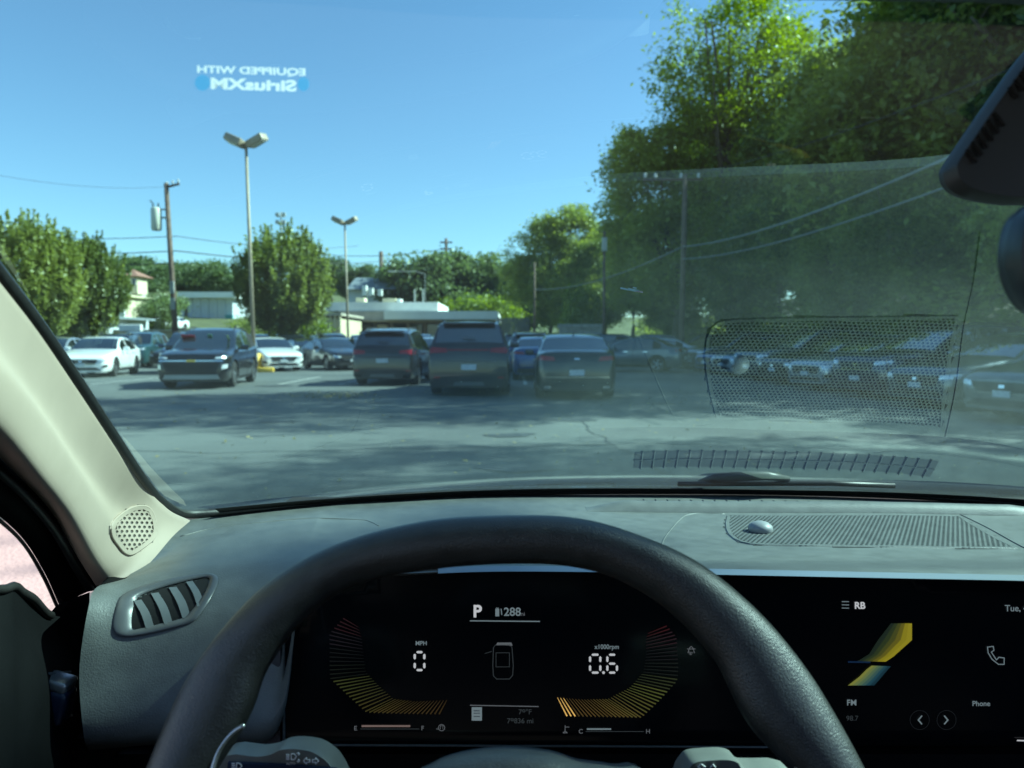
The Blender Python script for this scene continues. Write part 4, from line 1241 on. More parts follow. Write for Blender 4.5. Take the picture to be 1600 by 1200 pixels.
m = bpy.data.materials.new('windshield_glass'); m.use_nodes = True
nt = m.node_tree; nt.nodes.clear()
out = nt.nodes.new('ShaderNodeOutputMaterial'); mix = nt.nodes.new('ShaderNodeMixShader')
tr = nt.nodes.new('ShaderNodeBsdfTransparent'); tr.inputs['Color'].default_value = (.56, .91, .90, 1)
gl = nt.nodes.new('ShaderNodeBsdfGlossy'); gl.inputs['Roughness'].default_value = 0.0; gl.inputs['Color'].default_value = (.88, 1, .94, 1)
geo = nt.nodes.new('ShaderNodeNewGeometry')
dt = nt.nodes.new('ShaderNodeVectorMath'); dt.operation = 'DOT_PRODUCT'
nt.links.new(geo.outputs['Incoming'], dt.inputs[0]); nt.links.new(geo.outputs['Normal'], dt.inputs[1])
def mth(op, a, b=None):
    n = nt.nodes.new('ShaderNodeMath'); n.operation = op
    for i, q in enumerate((a, b)):
        if q is None: continue
        if isinstance(q, (int, float)): n.inputs[i].default_value = q
        else: nt.links.new(q, n.inputs[i])
    return n.outputs[0]
c = mth('ABSOLUTE', dt.outputs['Value'])
f1 = mth('POWER', mth('SUBTRACT', 1.0, c), 5.0)
R1 = mth('ADD', mth('MULTIPLY', f1, .957), .043)
R2 = mth('DIVIDE', mth('MULTIPLY', R1, 2.0), mth('ADD', R1, 1.0))      # both faces of the pane
# faint film of dust on the inside of the glass
df = nt.nodes.new('ShaderNodeBsdfTranslucent'); df.inputs['Color'].default_value = (.8, .82, .78, 1)
nz = nt.nodes.new('ShaderNodeTexNoise'); nz.inputs['Scale'].default_value = 7; nz.inputs['Detail'].default_value = 8
tcn = nt.nodes.new('ShaderNodeTexCoord'); nt.links.new(tcn.outputs['Object'], nz.inputs['Vector'])
dfac = mth('MULTIPLY', nz.outputs['Fac'], .016)
mix2 = nt.nodes.new('ShaderNodeMixShader')
nt.links.new(dfac, mix2.inputs[0]); nt.links.new(tr.outputs[0], mix2.inputs[1]); nt.links.new(df.outputs[0], mix2.inputs[2])
nt.links.new(R2, mix.inputs[0]); nt.links.new(mix2.outputs[0], mix.inputs[1]); nt.links.new(gl.outputs[0], mix.inputs[2])
nt.links.new(mix.outputs[0], out.inputs['Surface'])
M_wind = m
# plain tinted pane for the side window
M_side = bpy.data.materials.new('side_glass'); M_side.use_nodes = True
n2 = M_side.node_tree; n2.nodes.clear()
o2 = n2.nodes.new('ShaderNodeOutputMaterial'); t2 = n2.nodes.new('ShaderNodeBsdfTransparent'); t2.inputs['Color'].default_value = (.86, .88, .87, 1)
g2 = n2.nodes.new('ShaderNodeBsdfGlossy'); g2.inputs['Roughness'].default_value = 0; m2 = n2.nodes.new('ShaderNodeMixShader'); m2.inputs[0].default_value = .05
n2.links.new(t2.outputs[0], m2.inputs[1]); n2.links.new(g2.outputs[0], m2.inputs[2]); n2.links.new(m2.outputs[0], o2.inputs['Surface'])

# glass sheet
V = []; nx, ny = 180, 90
for j in range(ny + 1):
    for i in range(nx + 1):
        xl = -.40
        x = xl + (1.16 - xl) * i / nx
        yb = Yb(x); yt = .30 - .06 * abs(x - XC) ** 2
        V.append(glassP(x, yb + (yt - yb) * j / ny))
RAL = [(296, 815), (262, 798), (230, 762), (180, 690), (120, 602), (60, 516), (0, 440), (-120, 290), (-300, 60), (-420, -100)]
def pix(p):
    d = p - EYE
    f_ = d.y * CP - d.z * SP; u_ = d.y * SP + d.z * CP
    return 800 + d.x / f_ * FPX, 600 - u_ / f_ * FPX
def keep(q):
    x_, y_ = pix(sum((V[k] for k in q), Vector()) / 4)
    for a, b_ in zip(RAL[1:], RAL[:-1]):
        if a[1] <= y_ <= b_[1]:
            return x_ > a[0] + (b_[0] - a[0]) * (y_ - a[1]) / (b_[1] - a[1]) - 5
    return True
wind = mk('windshield', V, grid_faces(nx + 1, ny + 1), M_wind, car_root, smooth=True)

# ---------------- dashboard surface from control rows (photo position, distance)
def B(px, py):
    p = base_pt(px, py); return (px, py, p.y)
cols = [
 [B(278, 815), (232, 862, .77), (195, 905, .70), (152, 917, .655), (137, 955, .625), (124, 1050, .61), (131, 1150, .60), (140, 1172, .64)],
 [B(330, 807), (290, 850, .80), (260, 880, .73), (225, 905, .68), (205, 955, .64), (200, 1050, .618), (206, 1149, .607), (212, 1166, .645)],
 [B(400, 799), (372, 830, .83), (348, 865, .745), (325, 893, .695), (310, 950, .65), (305, 1050, .625), (310, 1140, .612), (312, 1158, .65)],
 [B(500, 789), (480, 817, .87), (462, 852, .775), (450, 882, .71), (436, 940, .66), (434, 1050, .635), (434, 1130, .62), (434, 1150, .66)],
 [B(530, 786), (515, 814, .89), (500, 850, .785), (490, 874, .715), (484, 886, 0.642), (481, 894, 0.632), (480, 900, 0.632), (480, 907, 0.700)],
 [B(620, 781), (612, 808, .93), (602, 848, .80), (596, 872, .72), (592, 886, 0.642), (592, 894, 0.632), (592, 900, 0.632), (592, 907, 0.700)],
 [B(750, 775), (750, 800, .97), (750, 845, .82), (750, 866, .735), (750, 882, 0.642), (750, 889, 0.632), (750, 893, 0.632), (750, 900, 0.700)],
 [B(900, 773), (900, 800, 1.005), (900, 848, .83), (900, 868, .745), (900, 882, 0.648), (900, 889, 0.634), (900, 893, 0.634), (900, 900, 0.700)],
 [B(1050, 773), (1050, 801, 1.02), (1050, 851, .832), (1050, 872, .75), (1050, 885, 0.650), (1050, 892, 0.634), (1050, 896, 0.634), (1050, 903, 0.700)],
 [B(1200, 774), (1200, 802, 1.022), (1200, 854, .832), (1200, 875, .75), (1200, 888, 0.650), (1200, 895, 0.634), (1200, 899, 0.634), (1200, 906, 0.700)],
 [B(1400, 780), (1400, 804, 1.016), (1400, 857, .825), (1400, 878, .745), (1400, 892, 0.645), (1400, 899, 0.630), (1400, 903, 0.630), (1400, 910, 0.700)],
 [B(1600, 790), (1600, 814, .98), (1600, 861, .81), (1600, 882, .735), (1600, 896, 0.635), (1600, 903, 0.620), (1600, 907, 0.620), (1600, 914, 0.690)],
 [B(1800, 808), (1800, 830, .86), (1800, 870, .76), (1800, 888, .70), (1800, 902, 0.615), (1800, 909, 0.602), (1800, 913, 0.602), (1800, 920, 0.670)],
 [B(1950, 830), (1950, 845, .80), (1950, 876, .72), (1950, 892, .68), (1950, 906, 0.600), (1950, 913, 0.590), (1950, 917, 0.590), (1950, 924, 0.650)],
]
CPn = [[pt(*q) for q in c_] for c_ in cols]
SU, SV = 10, 8
rows_ = [spline(c_, SV) for c_ in CPn]
nr = len(rows_[0])
fine = [spline([rows_[k][i] for k in range(len(rows_))], SU) for i in range(nr)]
V = [p for r in fine for p in r]
nu = len(fine[0])
F = grid_faces(nu, nr)
dash = mk('dashboard', V, F, M_dash, car_root, smooth=True)
DB = BVHTree.FromPolygons([tuple(p) for p in V], F)
def drape(px, py, off=0.0):
    r = ray(px, py).normalized()
    h = DB.ray_cast(EYE, r)
    if h[0] is None:
        return pt(px, py, .7)
    n = h[1]
    if n.dot(r) > 0: n = -n
    return h[0] + n * off
def dtop(x, y, off=0.0):
    h = DB.ray_cast(Vector((x, y, 1.6)), Vector((0, 0, -1)))
    if h[0] is None: return None
    return h[0] + Vector((0, 0, off))

# left cheek of the dash (side facing the door) and lower knee panel
L = [r[0] for r in fine]
V = [p for p in L] + [p + Vector((-.03, .10, -.01)) for p in L]
mk('dash_end_panel', V, [(i, i + 1, i + 1 + len(L), i + len(L)) for i in range(len(L) - 1)], M_door, car_root, smooth=True)
kp = [pt(60, 1150, .64), pt(200, 1158, .655), pt(460, 1140, .67), pt(460, 1420, .60), pt(60, 1420, .60)]
MB().prism(kp, (0, .1, 0)).build('knee_panel', M_door, car_root)
# closing body of the dashboard under and behind the displays
MB().box((XC, .93, EYE.z - .52), (1.40, .50, .56)).build('firewall', M_under, car_root)

# raised crease lines on the dash
def ridge(name, pts2, r, m, off=.0, n=6):
    P = spline([drape(a, b_, off) for a, b_ in pts2], 6)
    P = [q for q in P]
    return MB().tube(P, r, 6).build(name, m, dash, smooth=True)
ridge('crease', [(1032, 858), (1040, 838), (1062, 812), (1076, 804), (1100, 802), (1132, 803)], .0010, M_dash, -.0003)
ridge('crease', [(282, 838), (330, 826), (400, 817), (480, 810), (560, 812), (580, 816), (592, 822)], .0009, M_dash, -.0002)
# pale dished strip and defroster vent near the glass
V = []
for j in range(9):
    for i in range(40):
        u = i / 39; t = j / 8
        base_y = 1.058 - .05 * abs(u - .5) ** 2
        q = dtop(.10 + .66 * u, base_y - .032 * (1 - t), 0)
        V.append(q + Vector((0, 0, .0002 + .0125 * math.sin(math.pi * t) ** .8 * min(1, 14 * u, 8 * (1 - u)))))
mk('defroster_lip', V, grid_faces(40, 9), M_dash, dash, smooth=True)
V = []; xs = np.linspace(.18, .61, 40)
for (yy, ) in ((1.068,), (1.083,), (1.1,)):
    for x in xs:
        V.append(dtop(x, min(yy, Yb(x) - .012) , .0005))
mk('defroster_backing', V, grid_faces(40, 3), mat('vent_backing', (.05, .055, .06), .8), dash, smooth=True)
ORG['dash_vent'] = ORG[dash.name]
dv = MB()
for x in np.linspace(.19, .60, 25):
    a = dtop(x, 1.066, .0014); b_ = dtop(x, 1.102, .0014)
    if a is None or b_ is None: continue
    mbx = MB().tube([a, b_], .0011, 4)
    mbx.build('defroster_fin', M_dash, dash)
a = [dtop(x, 1.084, .0016) for x in xs]
MB().tube(a, .001, 4).build('defroster_bar', M_dash, dash)

# ---------------- perforated centre speaker grille
def perforated(name, poly, surf, pitch, hole, thick, m, parent, nsides=8, back=.0008):
    """plate with hexagonally packed round holes; poly in (a,b) coordinates, surf(a,b,off) -> point"""
    mb = MB()
    xs_ = [p[0] for p in poly]; ys_ = [p[1] for p in poly]
    rw = pitch * math.sqrt(3) / 2
    j = 0; y = min(ys_)
    while y < max(ys_):
        x = min(xs_) + (pitch / 2 if j % 2 else 0)
        while x < max(xs_):
            hexc = [(x + pitch / math.sqrt(3) * math.sin(k * math.pi / 3) * 1.001, y + pitch / math.sqrt(3) * math.cos(k * math.pi / 3) * 1.001) for k in range(6)]
            if inside(poly, x, y) and sum(inside(poly, *h) for h in hexc) >= 5:
                outer = []
                for k in range(12):
                    if k % 2 == 0: outer.append(hexc[k // 2])
                    else:
                        a, b_ = hexc[k // 2], hexc[(k // 2 + 1) % 6]
                        outer.append(((a[0] + b_[0]) / 2, (a[1] + b_[1]) / 2))
                inner = [(x + hole / 2 * math.sin(k * math.pi / 6), y + hole / 2 * math.cos(k * math.pi / 6)) for k in range(12)]
                po = [surf(a, b_, thick) for a, b_ in outer]; pi_ = [surf(a, b_, thick) for a, b_ in inner]; pl = [surf(a, b_, back) for a, b_ in inner]
                if None in po or None in pi_ or None in pl: x += pitch; continue
                f = []
                for k in range(12):
                    q = (k + 1) % 12
                    f.append((k, q, 12 + q, 12 + k)); f.append((12 + k, 12 + q, 24 + q, 24 + k))
                mb.add(po + pi_ + pl, f)
            x += pitch
        y += rw; j += 1
    o = mb.build(name, m, parent)
    o['kind'] = 'stuff'
    return o
def uvp(px, py):
    p = drape(px, py); return (p.x, p.y)
def chaikin(P, n=2):
    for _ in range(n):
        Q = []
        for i in range(len(P)):
            a, b_ = P[i], P[(i + 1) % len(P)]
            Q += [(a[0] * .8 + b_[0] * .2, a[1] * .8 + b_[1] * .2), (a[0] * .2 + b_[0] * .8, a[1] * .2 + b_[1] * .8)]
        P = Q
    return P
gpoly = [uvp(*q) for q in [(1137, 806), (1135, 822), (1140, 834), (1150, 843), (1172, 850), (1300, 852), (1450, 855), (1588, 857), (1545, 832), (1498, 808), (1400, 805.5), (1250, 805)]]
gpoly = [uvp(*q) for q in [(1137, 806), (1134, 818), (1135, 828), (1139, 836), (1147, 843), (1158, 848), (1172, 851), (1195, 852.5), (1588, 857.5), (1498, 807.5)]]
perforated('speaker_grille', gpoly, lambda a, b_, o_: dtop(a, b_, o_), .0056, .0035, .0014, M_dash, dash)
gp3 = [dtop(a, b_, .0006) for a, b_ in gpoly]
cx_ = sum((p for p in gp3), Vector()) / len(gp3)
nbk = 26
V = []
ax = [p[0] for p in gpoly]; ay = [p[1] for p in gpoly]
for j in range(nbk + 1):
    for i in range(nbk * 2 + 1):
        V.append(dtop(min(ax) + (max(ax) - min(ax)) * i / (nbk * 2), min(ay) + (max(ay) - min(ay)) * j / nbk, .0006))
F = []
for q in grid_faces(nbk * 2 + 1, nbk + 1):
    c_ = sum((V[k] for k in q), Vector()) / 4
    if inside(gpoly, c_.x, c_.y): F.append(q)
mk('grille_backing', V, F, M_hole2, dash)
def band(name, poly, surf, wdt, th, m_, parent):
    P = [Vector((a, b_, 0)) for a, b_ in poly]
    Q_ = []
    for i in range(len(P)):
        for q in range(4): Q_.append(P[i].lerp(P[(i + 1) % len(P)], q / 4))
    P = Q_
    c0 = sum(P, Vector()) / len(P)
    n_ = len(P); V = []
    for offs, h in ((-wdt * .35, .0), (0, th), (wdt, th), (wdt, .0)):
        for i in range(n_):
            t = (P[(i + 1) % n_] - P[i - 1]).normalized(); s_ = Vector((-t.y, t.x, 0))
            if s_.dot(c0 - P[i]) < 0: s_ = -s_
            q = P[i] + s_ * offs
            V.append(surf(q.x, q.y, h))
    F = [(r * n_ + k, r * n_ + (k + 1) % n_, (r + 1) * n_ + (k + 1) % n_, (r + 1) * n_ + k) for r in range(3) for k in range(n_)]
    return mk(name, V, F, m_, parent, flat_angle=40)
band('grille_border', gpoly, dtop, .0042, .0015, M_dash, dash)
rim = [dtop(a, b_, .0012) for a, b_ in gpoly]
# sunload sensor dome
p = drape(1188, 832)
MB().lathe([(.0135, 0), (.0145, .003), (.0135, .0065), (.009, .010), (.004, .0116), (0, .012)], p + Vector((0, 0, .002)), 'z', 28).build('sensor_dome', vary(mat('sensor_plastic', (.24, .25, .26), .5), 50, .1), dash, smooth=True)
# panel seam to the right of the grille
M_trim2 = mat('seam_grey', (.09, .095, .10), .6)
def seam(pts2, r=.0007):
    MB().tube(spline([drape(a, b_, .0003) for a, b_ in pts2], 6), r, 5).build('panel_seam', M_trim2, dash)
seam([(1500, 804), (1545, 826), (1592, 852), (1640, 874), (1680, 888)])
seam([(1500, 804), (1440, 797), (1380, 794)], .0006)

# ---------------- satin strip along the front edge and displays
lip = MB()
edge = [r for r in fine[4 * SV + 2]]
edge2 = [r for r in fine[5 * SV + 6]]
k0 = 6 * SU - 4
E1 = fine[4 * SV + 3][k0:]; E2 = fine[6 * SV - 2][k0:]
V = [p + Vector((0, -.0025, .0012)) for p in E1] + [p + Vector((0, -.003, .0)) for p in E2]
mk('edge_trim', V, grid_faces(len(E1), 2), M_lip, car_root, smooth=True)

SCR_Y = .638
def scrY(py): return SCR_Y - (py - 895) / FPX * .05
def scr(px, py, off=0.0):
    y = scrY(py) - (max(0, px - 1300) / 1000) ** 2 * .02
    return pt(px, py, y - off)
# black display glass: cluster and centre screen joined in one long panel
V = []; cols_ = list(range(443, 1961, 22)); rws = [884, 890, 900, 930, 1000, 1080, 1140, 1163, 1168]
top_of = lambda px: 889 + max(0, px - 900) * .021 + max(0, 600 - px) * .45
for ri, py in enumerate(rws):
    for px in cols_:
        yy = max(py, top_of(px)) if ri > 0 else top_of(px) - 3
        V.append(scr(px, yy, 0 if ri < len(rws) - 1 else -.02))
panel = mk('display_panel', V, grid_faces(len(cols_), len(rws)), M_piano, car_root, smooth=True)
# thin bezel on the left and bottom
MB().tube([scr(444, 985, .001), scr(443, 1080, .001), scr(444, 1163, .001)], .0012, 6).build('bezel', mat('bezel_grey', (.06, .07, .07), .35), panel)
MB().tube([scr(445, 1164, .001), scr(900, 1166, .001), scr(1300, 1168, .001)], .0009, 6).build('bezel', bpy.data.materials['bezel_grey'], panel)
MB().prism([scr(400, 1000, -.01), scr(438, 1000, -.004), scr(438, 1165, -.004), scr(380, 1165, -.01)], (0, .03, 0)).build('cluster_side_panel', vary(mat('mauve_black_plastic', (.05, .045, .05), .55), 60, .1), panel)
MB().box(scr(1000, 1290, -.03), (.9, .02, .14)).build('lower_fascia', M_door, car_root)

GO = .0012
class Flat(MB):
    def quad(s, a, b_, c_, d):
        s.add([scr(*a, GO), scr(*b_, GO), scr(*c_, GO), scr(*d, GO)], [(0, 1, 2, 3)]); return s
    def rect(s, x0, y0, x1, y1): return s.quad((x0, y1), (x1, y1), (x1, y0), (x0, y0))
    def line(s, pts, w):
        for a, b_ in zip(pts[:-1], pts[1:]):
            dx, dy = b_[0] - a[0], b_[1] - a[1]; l = math.hypot(dx, dy) or 1
            nx_, ny_ = -dy / l * w / 2, dx / l * w / 2; ex, ey = dx / l * w / 2, dy / l * w / 2
            s.quad((a[0] - ex + nx_, a[1] - ey + ny_), (b_[0] + ex + nx_, b_[1] + ey + ny_), (b_[0] + ex - nx_, b_[1] + ey - ny_), (a[0] - ex - nx_, a[1] - ey - ny_))
        return s
    def poly(s, pts):
        s.add([scr(*p, GO) for p in pts], [tuple(range(len(pts)))]); return s
    def text(s, body, x, y, h, bold=0.0, sx=1.0, align='LEFT'):
        v, f = text_mesh(body, 1.0, bold, align)
        k = h / .72
        s.add([scr(x + q.x * k * sx, y - q.y * k, GO) for q in v], f); return s
def circ(cx, cy, r, n=28): return [(cx + r * math.cos(2 * math.pi * k / n), cy + r * math.sin(2 * math.pi * k / n)) for k in range(n + 1)]

Flat().text('P', 739, 964, 19, .03).build('gear_letter', E_white, panel)
Flat().text('288', 787, 962, 13, .015).build('range_digits', E_bar, panel)
Flat().text('mi', 812, 962, 6, .01).build('range_unit', E_dim, panel)
Flat().rect(774, 951, 780, 963).line([(783, 952), (784, 960)], 1.5).rect(775, 949.5, 779, 950.5).build('fuel_symbol', E_bar, panel)
Flat().line([(735, 970), (843, 971)], 1.6).build('divider_line', E_bar, panel)
Flat().line([(735, 1102), (841, 1104)], 1.4).build('divider_line', E_dim, panel)
def seg7(fl, ch, x, y, w, h, t):
    on = {'0': 'abcdef', '6': 'acdefg', '8': 'abcdefg'}[ch]
    g = t * .35
    S = {'a': ((x + g, y), (x + w - g, y)), 'g': ((x + g, y + h / 2), (x + w - g, y + h / 2)), 'd': ((x + g, y + h), (x + w - g, y + h)),
         'f': ((x, y + g), (x, y + h / 2 - g)), 'e': ((x, y + h / 2 + g), (x, y + h - g)), 'b': ((x + w, y + g), (x + w, y + h / 2 - g)), 'c': ((x + w, y + h / 2 + g), (x + w, y + h - g))}
    for k in on:
        a, b_ = S[k]
        dx, dy = b_[0] - a[0], b_[1] - a[1]; l = math.hypot(dx, dy); ux, uy = dx / l, dy / l; n_ = (-uy * t / 2, ux * t / 2)
        a = (a[0] + ux * t * .3, a[1] + uy * t * .3); b_ = (b_[0] - ux * t * .3, b_[1] - uy * t * .3)
        fl.poly([(a[0] - ux * t * .0, a[1] - uy * t * .0), (a[0] + ux * t * .5 + n_[0], a[1] + uy * t * .5 + n_[1]), (b_[0] - ux * t * .5 + n_[0], b_[1] - uy * t * .5 + n_[1]), b_, (b_[0] - ux * t * .5 - n_[0], b_[1] - uy * t * .5 - n_[1]), (a[0] + ux * t * .5 - n_[0], a[1] + uy * t * .5 - n_[1])])
f_ = Flat(); seg7(f_, '0', 648, 1019, 15, 28, 3.6); f_.build('speed_digit', E_white, panel)
f_ = Flat(); seg7(f_, '0', 922, 1023, 16, 28, 3.4); f_.build('rpm_digit', E_white, panel)
f_ = Flat(); seg7(f_, '6', 949, 1023, 15, 28, 3.4); f_.poly(circ(943, 1051, 2.2, 10)[:-1]).build('rpm_digit', E_white, panel)
Flat().text('MPH', 649, 1008, 6.5, .02, 1.0).build('speed_unit', E_bar, panel)
Flat().text('x1000rpm', 929, 1014, 7.2, .015, .92).build('rpm_unit', E_bar, panel)
# little car seen from above
f_ = Flat()
f_.line([(771, 1012), (774, 1008), (797, 1008), (800, 1012)], 1)
f_.line([(771, 1012), (770, 1040), (771, 1056), (776, 1061), (796, 1061), (801, 1055), (802, 1040), (800, 1012)], 1.2)
f_.line([(775, 1020), (796, 1020), (796, 1042), (775, 1042), (775, 1020)], .9).line([(758, 1021), (768, 1018)], .9)
f_.build('car_outline_symbol', E_faint, panel)
Flat().poly([(775, 1008), (777, 1004), (799, 1004), (801, 1009)]).build('car_nose_symbol', E_dim, panel)
f_ = Flat().rect(737, 1105, 753, 1126); f_.build('note_symbol', E_bar, panel)
g_ = GO; GO = .0016
Flat().rect(740, 1110, 750, 1111.2).rect(740, 1114, 750, 1115).rect(740, 1119, 750, 1120).build('note_lines', M_navy, panel)
GO = g_
Flat().text('79°F', 810, 1116, 8, .01).build('temperature_text', E_faint, panel)
Flat().text('79836 mi', 792, 1130, 8, .01).build('odometer_text', E_faint, panel)
# gauge combs: fans of slanting bars along a cut-corner outline
def ramp3(t, cs):
    for (a, ca), (b_, cb) in zip(cs[:-1], cs[1:]):
        if t <= b_:
            u = (t - a) / (b_ - a); return tuple(x + (y - x) * u for x, y in zip(ca, cb))
    return cs[-1][1]
def along(P, t):
    L_ = [math.hypot(b_[0] - a[0], b_[1] - a[1]) for a, b_ in zip(P[:-1], P[1:])]; T = sum(L_) * t
    for (a, b_), l in zip(zip(P[:-1], P[1:]), L_):
        if T <= l: return (a[0] + (b_[0] - a[0]) * T / l, a[1] + (b_[1] - a[1]) * T / l)
        T -= l
    return P[-1]
RO = [(886, 1119), (945, 1120), (1003, 1121), (1030, 1095), (1058, 1064), (1060, 1045), (1057, 995), (1042, 978)]
RI = [(871, 1090), (910, 1093), (950, 1092), (985, 1074), (1005, 1050), (1010, 1020), (1009, 1000), (1012, 990)]
LO = [(686, 1116), (625, 1115), (572, 1113), (545, 1088), (516, 1060), (515, 1040), (515, 990), (536, 966)]
LI = [(698, 1094), (650, 1096), (615, 1092), (590, 1070), (572, 1050), (567, 1020), (566, 1000), (560, 980)]
for side, (PO, PI, n_) in enumerate(((RO, RI, 46), (LO, LI, 44))):
    for k in range(n_):
        t = k / (n_ - 1)
        a = along(PI, t); b_ = along(PO, t)
        col = ramp3(t, [(0, (.75, .45, .12)), (.3, (.55, .42, .10)), (.55, (.45, .55, .12)), (.68, (.16, .22, .14)), (.85, (.16, .10, .14)), (1, (.5, .05, .05))])
        s_ = .28 * (3.2 if k < 3 else .28 if k < 12 else .42 if t < .6 else .24 if t < .7 else .12 if t < .88 else .2) if side == 0 else .20 * (.2 if t < .25 else .3 if t < .58 else .08 if t < .82 else .2)
        key = 'gauge_%d_%d' % (side, k // 4 if k >= 3 else 99)
        mm = bpy.data.materials.get(key) or glow(key, col, s_)
        w0, w1 = (.7, 2.0)
        dx, dy = b_[0] - a[0], b_[1] - a[1]; l = math.hypot(dx, dy); nx_, ny_ = -dy / l, dx / l
        Flat().poly([(a[0] + nx_ * w0 / 2, a[1] + ny_ * w0 / 2), (b_[0] + nx_ * w1 / 2, b_[1] + ny_ * w1 / 2), (b_[0] - nx_ * w1 / 2, b_[1] - ny_ * w1 / 2), (a[0] - nx_ * w0 / 2, a[1] - ny_ * w0 / 2)]).build('gauge_bar', mm, panel)
E_or = glow('display_orange_grey', (.55, .40, .36), .22)
Flat().rect(565, 1133, 641, 1136).build('fuel_level_bar', E_or, panel)
Flat().rect(563, 1138.5, 655, 1139.5).build('fuel_level_scale', E_faint, panel)
Flat().text('E', 553, 1141, 7, .01).text('F', 658, 1141, 7, .01).build('fuel_letters', E_dim, panel)
Flat().line(circ(690, 1137, 5, 12), .9).line([(682, 1139), (686, 1139)], 1).line([(688, 1139), (688, 1134), (692, 1134), (692, 1139)], .8).build('fuel_side_symbol', E_dim, panel)
Flat().rect(917, 1138, 955, 1140.5).build('heat_level_bar', E_bar, panel)
Flat().rect(915, 1142.5, 1006, 1143.5).build('heat_level_scale', E_faint, panel)
Flat().text('C', 904, 1146, 7, .01).text('H', 1009, 1146, 7, .01).line([(883, 1134), (883, 1142), (880, 1145), (886, 1145), (883, 1142)], 1.1).line([(884, 1136), (889, 1136)], 1).build('heat_symbols', E_dim, panel)
Flat().line([(1075, 1020), (1077, 1013), (1080, 1010), (1083, 1013), (1085, 1020)], 1.1).line([(1074, 1014), (1086, 1014)], 1).text('lgr', 1076, 1022, 5).build('traction_symbol', E_dim, panel)
# centre screen
for y_ in (940, 945, 950):
    Flat().line([(1316, y_), (1326, y_ + .2)], 1.3).build('menu_line', E_bar, panel)
Flat().text('RB', 1335, 951, 10.5, .03).build('radio_text', E_white, panel)
Flat().text('Tue, 4', 1570, 955, 10, .01).build('date_text', E_bar, panel)
Flat().text('FM', 1323, 1102, 9, .02).build('band_text', E_bar, panel)
Flat().text('98.7', 1322, 1126, 8, .0).build('frequency_text', E_faint, panel)
Flat().text('Phone', 1519, 1103, 8, .015).build('phone_text', E_bar, panel)
for (cx_, s_) in ((1437, -1), (1479, 1)):
    Flat().line([(cx_ - 3 * s_, 1119), (cx_ + 2 * s_, 1125), (cx_ - 3 * s_, 1131)], 2.0).build('arrow_symbol', E_bar, panel)
    Flat().line(circ(cx_, 1125, 15), .6).build('button_ring', glow('ring_faint', (.3, .35, .4), .03), panel)
Flat().line([(1543, 1011), (1552, 1010), (1553, 1016), (1549, 1019), (1557, 1031), (1561, 1027), (1569, 1028), (1569, 1038), (1560, 1038), (1550, 1030), (1544, 1020), (1543, 1011)], 1.4).build('phone_symbol', E_bar, panel)
Flat().line([(1590, 1157), (1620, 1158)], 2).build('page_dash', E_white, panel)
# colour swoosh picture: upper yellow blade and lower teal blade
def blade(name, L_, R_, cols4):
    for k in range(6):
        u0, u1 = k / 6, (k + 1) / 6
        c_ = ramp3((u0 + u1) / 2, cols4)
        mm = glow('swoosh_%s_%d' % (name, k), c_, .55)
        f_ = Flat()
        for i in range(len(L_) - 1):
            def mixp(P0, P1, u): return (P0[0] + (P1[0] - P0[0]) * u, P0[1] + (P1[1] - P0[1]) * u)
            f_.quad(mixp(L_[i], R_[i], u0), mixp(L_[i], R_[i], u1), mixp(L_[i + 1], R_[i + 1], u1), mixp(L_[i + 1], R_[i + 1], u0))
        f_.build('artwork_stripe', mm, panel)
blade('a', [(1392, 974), (1372, 1000), (1358, 1022), (1340, 1033)], [(1425, 974), (1425, 1000), (1396, 1026), (1384, 1034)], [(0, (.004, .012, .012)), (.35, (.04, .06, .012)), (.6, (.16, .14, .01)), (.85, (.42, .36, .01)), (1, (.30, .26, .02))])
blade('b', [(1362, 1040), (1354, 1046), (1342, 1058), (1325, 1071)], [(1392, 1041), (1384, 1050), (1374, 1062), (1366, 1071)], [(0, (.30, .30, .04)), (.35, (.12, .20, .09)), (.7, (.02, .09, .12)), (1, (.004, .02, .035))])
blade('c', [(1325, 1033), (1360, 1033.4)], [(1325, 1035.5), (1360, 1036)], [(0, (.004, .02, .06)), (1, (.004, .02, .06))])

# ---------------- left air vent
VO = [(177, 985), (180, 955), (192, 930), (240, 912), (310, 898), (335, 899), (341, 910), (330, 935), (312, 962), (295, 975), (240, 990), (195, 996)]
VI = [(205, 983), (206, 955), (214, 936), (250, 921), (305, 907), (326, 905), (326, 915), (316, 935), (300, 955), (285, 967), (245, 977), (215, 984)]
vent = MB()
so = spline_closed([drape(a, b_, .001) for a, b_ in VO], 5)
sm_ = spline_closed([drape((a + c_) / 2 * 1 , (b_ + d_) / 2, .002) for (a, b_), (c_, d_) in zip(VO, VI)], 5)
so2 = spline_closed([drape(a, b_, .0024) for a, b_ in [(x + (184 + 80 - x) * .05 if False else x + (258 - x) * .05, y + (945 - y) * .05) for x, y in VO]], 5)
si = spline_closed([drape(a, b_, .0015) for a, b_ in VI], 5)
sd = [p + Vector((.004, .035, -.002)) for p in si]
n_ = len(so)
V = so + so2 + sm_ + si + sd
F = []
for r in range(4):
    for k in range(n_):
        q = (k + 1) % n_
        F.append((r * n_ + k, r * n_ + q, (r + 1) * n_ + q, (r + 1) * n_ + k))
vobj = mk('air_vent', V, F, vary(mat('vent_surround', (.10, .105, .11), .35), 60, .1), car_root, smooth=True)
V = [drape(170 + 180 * i / 44, 890 + 110 * j / 30, .0007) for j in range(31) for i in range(45)]
F = [q for fi, q in enumerate(grid_faces(45, 31)) if inside(VI, 170 + 180 * (fi % 44 + .5) / 44, 890 + 110 * (fi // 44 + .5) / 30)]
mk('vent_shade_sheet', V, F, M_hole, vobj)  # near-black sheet laid on the dash paints the shade of the vent recess
